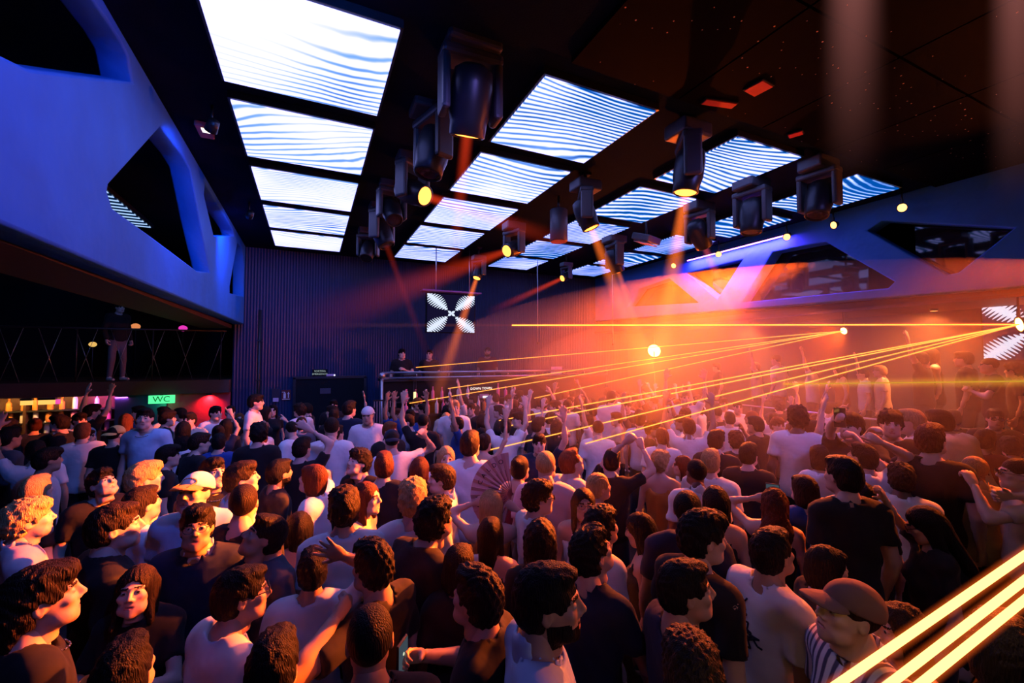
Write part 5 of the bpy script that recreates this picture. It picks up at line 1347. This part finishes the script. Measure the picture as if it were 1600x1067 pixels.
# --- on the mezzanine: legs show below the pierced wall
q = at(183, 597, y=11.75)
person('183 470 150 Sk Lk m1 dd', 'person in grey jeans and white trainers standing on the mezzanine', pos=(q.x, 11.75), base=2.02, legs=2, shoe=0)
# --- the rest of the crowd, placed where the floor is still free
NEAR = [(r['root'].x, r['root'].y) for r in PEOPLE]
def free(x, y, dmin):
    return all((x - a) ** 2 + (y - b) ** 2 > dmin * dmin for a, b in NEAR)
rf = random.Random(21)
cands = []
y = 2.6
while y < 9.2:
    x = -3.6
    while x < 8.2:
        cands.append((x + rf.uniform(-.14, .14), y + rf.uniform(-.14, .14))); x += 0.50
    y += 0.50
rf.shuffle(cands)
extra = 0
for x, y in cands:
    if extra >= 105: break
    if x > 7.9 or (x < -1.7 and (y < 3.2 or y > 9.6)) or x > 7.6 and y < 1.8: continue
    if x < -3.9 and y > 8.5: continue
    dx = Vector((x, y, 0)); dep = dx.dot(FWD)
    if dep < 3.3: continue
    lat = x * math.cos(YAW) - y * math.sin(YAW); u = 800 + FPX * lat / dep
    if not -20 < u < 1620: continue
    if not free(x, y, 0.44 if dep > 5.5 else 0.56): continue
    sex = rf.choice('mmmf'); hr = rf.choice('SSFFCB') if sex == 'm' else rf.choice('LLWOU')
    hcx = rf.choice('kkkbbbrg' if u < 1000 else 'kkbbbrg'); tp = rf.choice('TTTTP') if sex == 'm' else rf.choice('TTVV')
    tcx = rf.choice('wwwkkkkngpelu') if tp != 'V' else rf.choice('kkwmo')
    fa = rf.choice((0, 0, 10, -15, 30, -40, 60, -70, 90, -90, 150, 180))
    arms = rf.choice(('dd',) * 9 + ('du', 'ud', 'dp', 'cd', 'dk', 'uu') if dep > 4.2 else ('dd', 'dd', 'cd', 'dk', 'dd'))
    v = 559 + (CAMZ - 1.62) * FPX / dep
    person('%.0f %.0f %d %s%s %s%s %s%s %s' % (u, v, fa, hr, hcx, tp, tcx, sex, rf.choice('1112233'), arms), None, pos=(x, y), legs=None)
    NEAR.append((x, y)); extra += 1
# labels of those people: their look, then whom they stand beside
CN = dict(w='white', k='black', n='navy', g='grey', p='pink', e='beige', l='light blue', u='royal blue', m='maroon', o='amber', s='striped', y='yellow')
HN = dict(k='black', b='brown', r='auburn', y='blond', g='ginger'); SN = dict(S='short', F='tousled', C='curly', B='cropped', L='long', W='wavy', O='bobbed', U='tied-up', M='', N='braided')
TN = dict(T='tee', P='collared shirt', V='strap top', L='shirt', S='top')
used = {r['label'] for r in PEOPLE if r['label']}
refs = [r for r in PEOPLE if r['ref']]
for r in PEOPLE:
    if r['label']: continue
    desc = '%s %s-haired %s in %s %s' % (SN[r['hair'][0]], HN[r['hair'][1]], 'man' if r['sex'] == 'm' else 'woman', CN[r['top'][1]], TN[r['top'][0]])
    if 'u' in r['arms'] or 'p' in r['arms']: desc += ', arm raised,' if r['arms'] != 'uu' else ', both arms raised,'
    for q in sorted(refs, key=lambda q: ((q['u'] - r['u']) / 1.0) ** 2 + ((q['v'] - r['v']) * 1.6) ** 2):
        du, dd = r['u'] - q['u'], r['dep'] - q['dep']
        rel = 'behind' if dd > 0.5 and abs(du) < 45 else 'in front of' if dd < -0.5 and abs(du) < 45 else ('just right of' if du > 0 else 'just left of') if abs(du) < 90 else ('right of' if du > 0 else 'left of')
        lab = '%s %s the %s' % (desc, rel, q['ref'])
        if lab not in used and len(lab.split()) <= 16: break
    used.add(lab); r['label'] = lab; tag(r['ob'], lab, 'person', 'people in the hall')
# ------------------------------------------------------------------ things held
def in_hand(rec, sg, off=(0.0, 0.03, 0.10), rot=(0, 0, 0)):
    Mh = rec['hand'][sg]
    q = Mh @ Matrix.Translation(Vector(off)) @ Euler(rot).to_matrix().to_4x4()
    return q
def place(t, M4, scale=1.0):
    l, r, s = M4.decompose(); t.location = l; t.rotation_mode = 'QUATERNION'; t.rotation_quaternion = r; t.scale = (scale,) * 3
def phone(rec, sg, label, lit=True, ring=False, face=None, off=(0.0, 0.03, 0.11)):
    """smartphone; face = point that the screen faces"""
    M4 = in_hand(rec, sg, off); p = M4.translation
    t = empty('smartphone')
    MB().box((0, 0, 0), (0.075, 0.009, 0.152)).build('case', surf('phone case', (0.03, 0.03, 0.035) if not ring else (0.5, 0.3, 0.34), 0.3), t, bevel=0.003)
    if lit:
        MB().box((0, -0.0053, 0), (0.068, 0.0015, 0.142)).build('display', glow('dim phone picture', (0.05, 0.07, 0.09), 1.0), t)
        for i, (a, b) in enumerate(((-0.018, -0.052), (0.0, -0.052), (0.018, -0.052), (0.0, 0.03))): MB().ball((a, -0.0065, b), 0.006, 8, sc=(1, 0.3, 1)).build('display_button', glow('phone button', (0.9, 1.0, 0.7), 0.9), t)
    else:
        MB().box((-0.018, -0.006, 0.05), (0.032, 0.004, 0.036)).build('camera_bump', M['glass'], t)
    if ring: MB().lathe([(0.026, -0.003), (0.034, 0), (0.026, 0.003), (0.022, 0), (0.026, -0.003)], Matrix.Translation((0, -0.01, -0.02)) @ Matrix.Rotation(math.pi / 2, 4, 'X'), 20).build('finger_ring', surf('pale ring', (0.85, 0.75, 0.75), 0.3), t)
    d = (face if face is not None else Vector((0, 0, CAMZ))) - p
    t.location = p; t.rotation_euler = (0, 0, math.atan2(d.x, -d.y))
    t.scale = (1.15,) * 3
    return tag(t, label, 'phone')
phone(filmer, -1, 'phone with lit display held up by the auburn woman', True, off=(0, 0.02, 0.13))
phone(ringer, -1, 'pinkish phone with a white ring grip held up at right', False, ring=True, off=(0, 0.02, 0.13))
phone(phoneman, 1, 'small dark phone held by the man at bottom centre', True, face=phoneman['head'])
phone(textman, -1, 'dark phone that the man in black looks down at, left', True, face=textman['head'])
phone(selfie, 1, 'raised phone of the man taking a selfie', False)
for rec, sg, lab in ((drinker, -1, 'slim amber drink in the hand of the woman at lower left'), (glassy, -1, 'clear drinking glass held by the smiling curly-haired man')):
    t = empty('drinking_glass'); place(t, in_hand(rec, sg, (0, 0.04, 0.08), (math.pi / 2, 0, 0)))
    MB().lathe([(0, -0.06), (0.026, -0.06), (0.033, 0.075), (0.03, 0.075), (0.024, -0.052), (0, -0.052)], None, 14).build('tumbler', bcol[1 if rec is glassy else 0], t); MB().lathe([(0, -0.05), (0.023, -0.05), (0.029, 0.04), (0, 0.04)], None, 12).build('drink', bcol[0], t)
    t.rotation_mode = 'XYZ'; t.rotation_euler = (0.25, 0.2, 0)
    tag(t, lab, 'glass')
# folding fan with printed words
t = empty('folding_fan')
fanm = surf('pink fan paper', (0.8, 0.42, 0.42), 0.7)
n = 14; a0, a1 = math.radians(95), math.radians(255)
r0, r1 = 0.06, 0.30
leaf = bmesh.new()
for i in range(n):
    for j in (0, 1):
        b0 = a0 + (a1 - a0) * (i + j * 0.5) / n; b1 = a0 + (a1 - a0) * (i + j * 0.5 + 0.5) / n
        y0, y1 = (0.006, -0.006) if j == 0 else (-0.006, 0.006)
        vv = [leaf.verts.new((r * math.cos(b), yy, r * math.sin(b))) for r, b, yy in ((r0 + 0.04, b0, y0), (r1, b0, y0), (r1, b1, y1), (r0 + 0.04, b1, y1))]
        leaf.faces.new(vv)
me = bpy.data.meshes.new('fan_leaf'); leaf.to_mesh(me); leaf.free(); me.materials.append(fanm); lo = link('fan_leaf', me, t)
so = lo.modifiers.new('thickness', 'SOLIDIFY'); so.thickness = 0.0015
ink = surf('dark ink', (0.03, 0.01, 0.02), 0.7)
for i in range(n + 1):
    b = a0 + (a1 - a0) * i / n
    MB().box((0.085 * math.cos(b), 0.004, 0.085 * math.sin(b)), (0.19, 0.002, 0.006), (0, -b, 0)).build('rib', surf('fan rib', (0.35, 0.12, 0.12), 0.5) if i == 0 else bpy.data.materials['fan rib'], t)
words = 'ZZO DI CALDO'
for i, ch in enumerate(words):
    if ch == ' ': continue
    b = a1 - math.radians(8) - (a1 - a0 - math.radians(22)) * i / (len(words) - 1)
    me = text_mesh(ch, 0.046, 0.0008); me.materials.clear(); me.materials.append(ink)
    o = link('letter', me, t); o.location = (0.245 * math.cos(b), -0.0095, 0.245 * math.sin(b)); o.rotation_euler = (math.pi / 2, -(b - math.pi / 2), 0)
hp_ = fanner['hand'][1].translation
c = at_depth(800, 772, depth_of(hp_))
t.location = c; d = Vector((0, 0, CAMZ)) - c; t.rotation_euler = (0, 0, math.atan2(d.x, -d.y))
tag(t, 'pink folding fan with curved dark lettering held open at centre', 'fan')
# prints, strap and emblem on clothes
from mathutils.bvhtree import BVHTree
def on_surface(ob, pts, side):
    """drop 2D points (x, z) onto a garment from behind (-1) or in front (+1)"""
    bv = BVHTree.FromPolygons([v.co for v in ob.data.vertices], [p.vertices[:] for p in ob.data.polygons]); out = []
    for x, z in pts:
        h_, n_, i_, d_ = bv.ray_cast(Vector((x, side * 0.6, z)), Vector((0, -side, 0)))
        out.append(h_ + Vector((0, side * 0.002, 0)) if h_ else None)
    return out
def part_of(rec, name): return next(o for o in rec['ob'].children if o.name.startswith(name))
def strokes(rec, garment, lines, side, name, mat, r=0.004):
    b = MB(); ob = part_of(rec, garment)
    for ln in lines:
        P_ = on_surface(ob, ln, side)
        for p_, q_ in zip(P_, P_[1:]):
            if p_ and q_ and (p_ - q_).length < 0.12: b.tube(p_, q_, r, seg=5)
    return b.build(name, mat, ob)
byl = {r['label']: r for r in PEOPLE}
rp = random.Random(5)
def squiggle(cx, cz, w, h, n): return [(cx + rp.uniform(-w, w), cz + rp.uniform(-h, h)) for _ in range(n)]
strokes(byl['man in white tee with a dark print on the back, lower right'], 't_shirt', [squiggle(-0.05, 1.30, 0.05, 0.05, 12), squiggle(-0.03, 1.22, 0.05, 0.04, 10), squiggle(0.03, 1.27, 0.04, 0.04, 8), [(-0.02, 1.42), (-0.05, 1.385), (-0.03, 1.36)]], -1, 'print', CLOTH['n'], 0.0045)
strokes(byl['man in printed white tee hunched forward before the terrace'], 't_shirt', [squiggle(0, 1.2, 0.07, 0.07, 16)], -1, 'print', CLOTH['m'], 0.005)
cs = byl['curly-haired man in white tee with a dark shoulder strap, centre']
strokes(cs, 't_shirt', [[(-0.10 + 0.24 * i / 14, 1.44 - 0.5 * i / 14) for i in range(15)]], -1, 'bag_strap', CLOTH['k'], 0.017)
strokes(cs, 't_shirt', [squiggle(0.09, 1.30, 0.02, 0.03, 7), squiggle(0.11, 1.24, 0.02, 0.03, 7)], -1, 'print', CLOTH['k'], 0.005)
for lab, mt in (('man in white trucker cap facing the camera, left', CLOTH['o']), ('man in brown baseball cap and striped shirt at bottom right', CLOTH['k'])):
    rec = byl[lab]; cp = part_of(rec, 'cap'); bvc = BVHTree.FromPolygons([v.co for v in cp.data.vertices], [p.vertices[:] for p in cp.data.polygons])
    co = np.array([v.co for v in cp.data.vertices]); lo_, hi_ = co.min(0), co.max(0); b = MB()
    brim = co[[v for p in cp.data.polygons if p.material_index == 1 for v in p.vertices]].mean(0); dome = co[[v for p in cp.data.polygons if p.material_index == 0 for v in p.vertices]].mean(0)
    f_ = Vector((brim[0] - dome[0], brim[1] - dome[1], 0)).normalized(); s_ = Vector((-f_.y, f_.x, 0)); c_ = Vector(dome) + Vector((0, 0, 0.02))
    if 'brown' in lab: f_, s_ = -s_ * 1.0 if s_.length else f_, f_
    pts = []
    for i in range(19):
        a_ = 2 * math.pi * i / 18; o_ = c_ + s_ * 0.042 * math.cos(a_) + Vector((0, 0, 0.024 * math.sin(a_)))
        h_, n_, i_, d_ = bvc.ray_cast(o_ + f_ * 0.3, -f_); pts.append(h_)
    for p_, q_ in zip(pts, pts[1:]):
        if p_ and q_: b.tube(p_, q_, 0.004, seg=5)
    b.build('emblem', mt, cp)
# ------------------------------------------------------------------ laser beams: thin bright lines of emissive haze
def laser(a, b, r, label, col=(1.0, 0.42, 0.06), st=3.0, halo=None, hs=0.5):
    a, b = Vector(a), Vector(b)
    t = empty('laser_ray', a)
    MB().tube((0, 0, 0), b - a, r, seg=8).build('core', glow('laser core', col, st), t)  # emissive core and halo stand in for laser light scattered by haze
    if halo:
        ln = (b - a).length
        o = MB().lathe([(0, -0.02), (halo, 0), (halo, ln), (0, ln + 0.02)], None, 14).build('glow', beam_const('laser haze', (1.0, 0.13, 0.015), hs, halo), t)
        o.rotation_euler = (b - a).to_track_quat('Z', 'Y').to_euler()
    return tag(t, label, 'laser beam', 'laser beams')
def beam_const(name, col, strength, R0):
    m, nt, out = newmat(name); L = nt.links.new
    tc = N(nt, 'ShaderNodeTexCoord'); s = N(nt, 'ShaderNodeSeparateXYZ'); L(tc.outputs['Object'], s.inputs[0])
    r = _ma(nt, 'SQRT', _ma(nt, 'ADD', _ma(nt, 'MULTIPLY', s.outputs[0], s.outputs[0]), _ma(nt, 'MULTIPLY', s.outputs[1], s.outputs[1])))
    f = _ma(nt, 'POWER', _ma(nt, 'MAXIMUM', _ma(nt, 'SUBTRACT', 1.0, _ma(nt, 'DIVIDE', r, R0)), 0.0), 1.5)
    e = N(nt, 'ShaderNodeEmission'); e.inputs[0].default_value = (*col, 1); L(_ma(nt, 'MULTIPLY', f, strength / R0), e.inputs[1]); L(e.outputs[0], out.inputs['Volume']); return m
S1 = at(1592, 507, x=8.34); S2 = at(1318, 517, x=8.36)
def end_at(u, v, y): return at(u, v, y=y)
# two pairs from the star bright lamp, falling left across the crowd
for (u, v, dd), lab, st in (((780, 657, 6.6), 'upper laser of the close pair crossing the crowd from the right', 2.4), ((782, 668, 6.4), 'lower laser of the close pair crossing the crowd from the right', 2.4), ((760, 704, 5.6), 'third laser down crossing the crowd from the right lamp', 2.2), ((915, 693, 5.4), 'lowest thin laser crossing the crowd from the right lamp', 2.2)):
    laser(S1, at_depth(u, v, dd), 0.006, lab, st=st, halo=0.026, hs=0.35)
for (u, v, dd), lab in (((650, 574, 9.6), 'top laser of the fan reaching over the DJ desk'), ((700, 607, 8.6), 'second laser of the fan crossing the booth front'), ((640, 630, 8.4), 'third laser of the fan crossing the booth front'), ((835, 622, 8.0), 'fourth and lowest laser of the fan from the small lamp')):
    laser(S2, at_depth(u, v, dd), 0.0055, lab, st=2.2, halo=0.026, hs=0.3)
# level beam toward the left wall, passing in front of the camera side
laser(S1, at_depth(800, 508, 6.2), 0.009, 'long level laser running left from the right lamp', st=2.6, halo=0.045, hs=0.3)
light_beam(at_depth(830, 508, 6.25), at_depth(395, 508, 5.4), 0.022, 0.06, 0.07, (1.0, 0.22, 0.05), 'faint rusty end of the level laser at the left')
# yellow green level beam lower on the right
a, b = at_depth(1640, 595, 2.4), at_depth(1225, 600, 4.4); a = a + (a - b) * 0.6
laser(a, b, 0.004, 'soft yellow green laser band at the right', col=(0.8, 0.5, 0.05), st=0.6, halo=0.05, hs=0.35).children[1].data.materials[0].node_tree.nodes['Emission'].inputs[0].default_value = (0.9, 0.42, 0.02, 1)
# three thick beams close to the camera at lower right
def edge(p, q, t_): return (p[0] + (q[0] - p[0]) * t_, p[1] + (q[1] - p[1]) * t_)
for p0, p1, lab in (((1312, 1067), (1600, 868), 'upper of three thick lasers in the bottom right corner'), ((1392, 1067), (1600, 907), 'middle of three thick lasers in the bottom right corner'), ((1440, 1067), (1600, 938), 'lower of three thick lasers in the bottom right corner')):
    (u0, v0), (u1, v1) = edge(p0, p1, -0.12), edge(p0, p1, 1.2)
    A_, B_ = at_depth(u1, v1, 1.15), at_depth(u0, v0, 1.0); D_ = A_ - B_
    laser(A_ + D_ * 6.0, B_ - D_ * 0.6, 0.0085, lab, col=(1.0, 0.62, 0.16), st=3.2, halo=0.021, hs=0.8)
# rose glow volumes standing in for out-of-focus rods near the camera
for (u0, v0), (u1, v1), r, lab in (((1335, -490), (1332, 300), 0.105, 'rose glow standing in for a blurred rod at the upper right'), ((1592, -490), (1590, 330), 0.085, 'rose glow standing in for a blurred rod cut by the right edge')):
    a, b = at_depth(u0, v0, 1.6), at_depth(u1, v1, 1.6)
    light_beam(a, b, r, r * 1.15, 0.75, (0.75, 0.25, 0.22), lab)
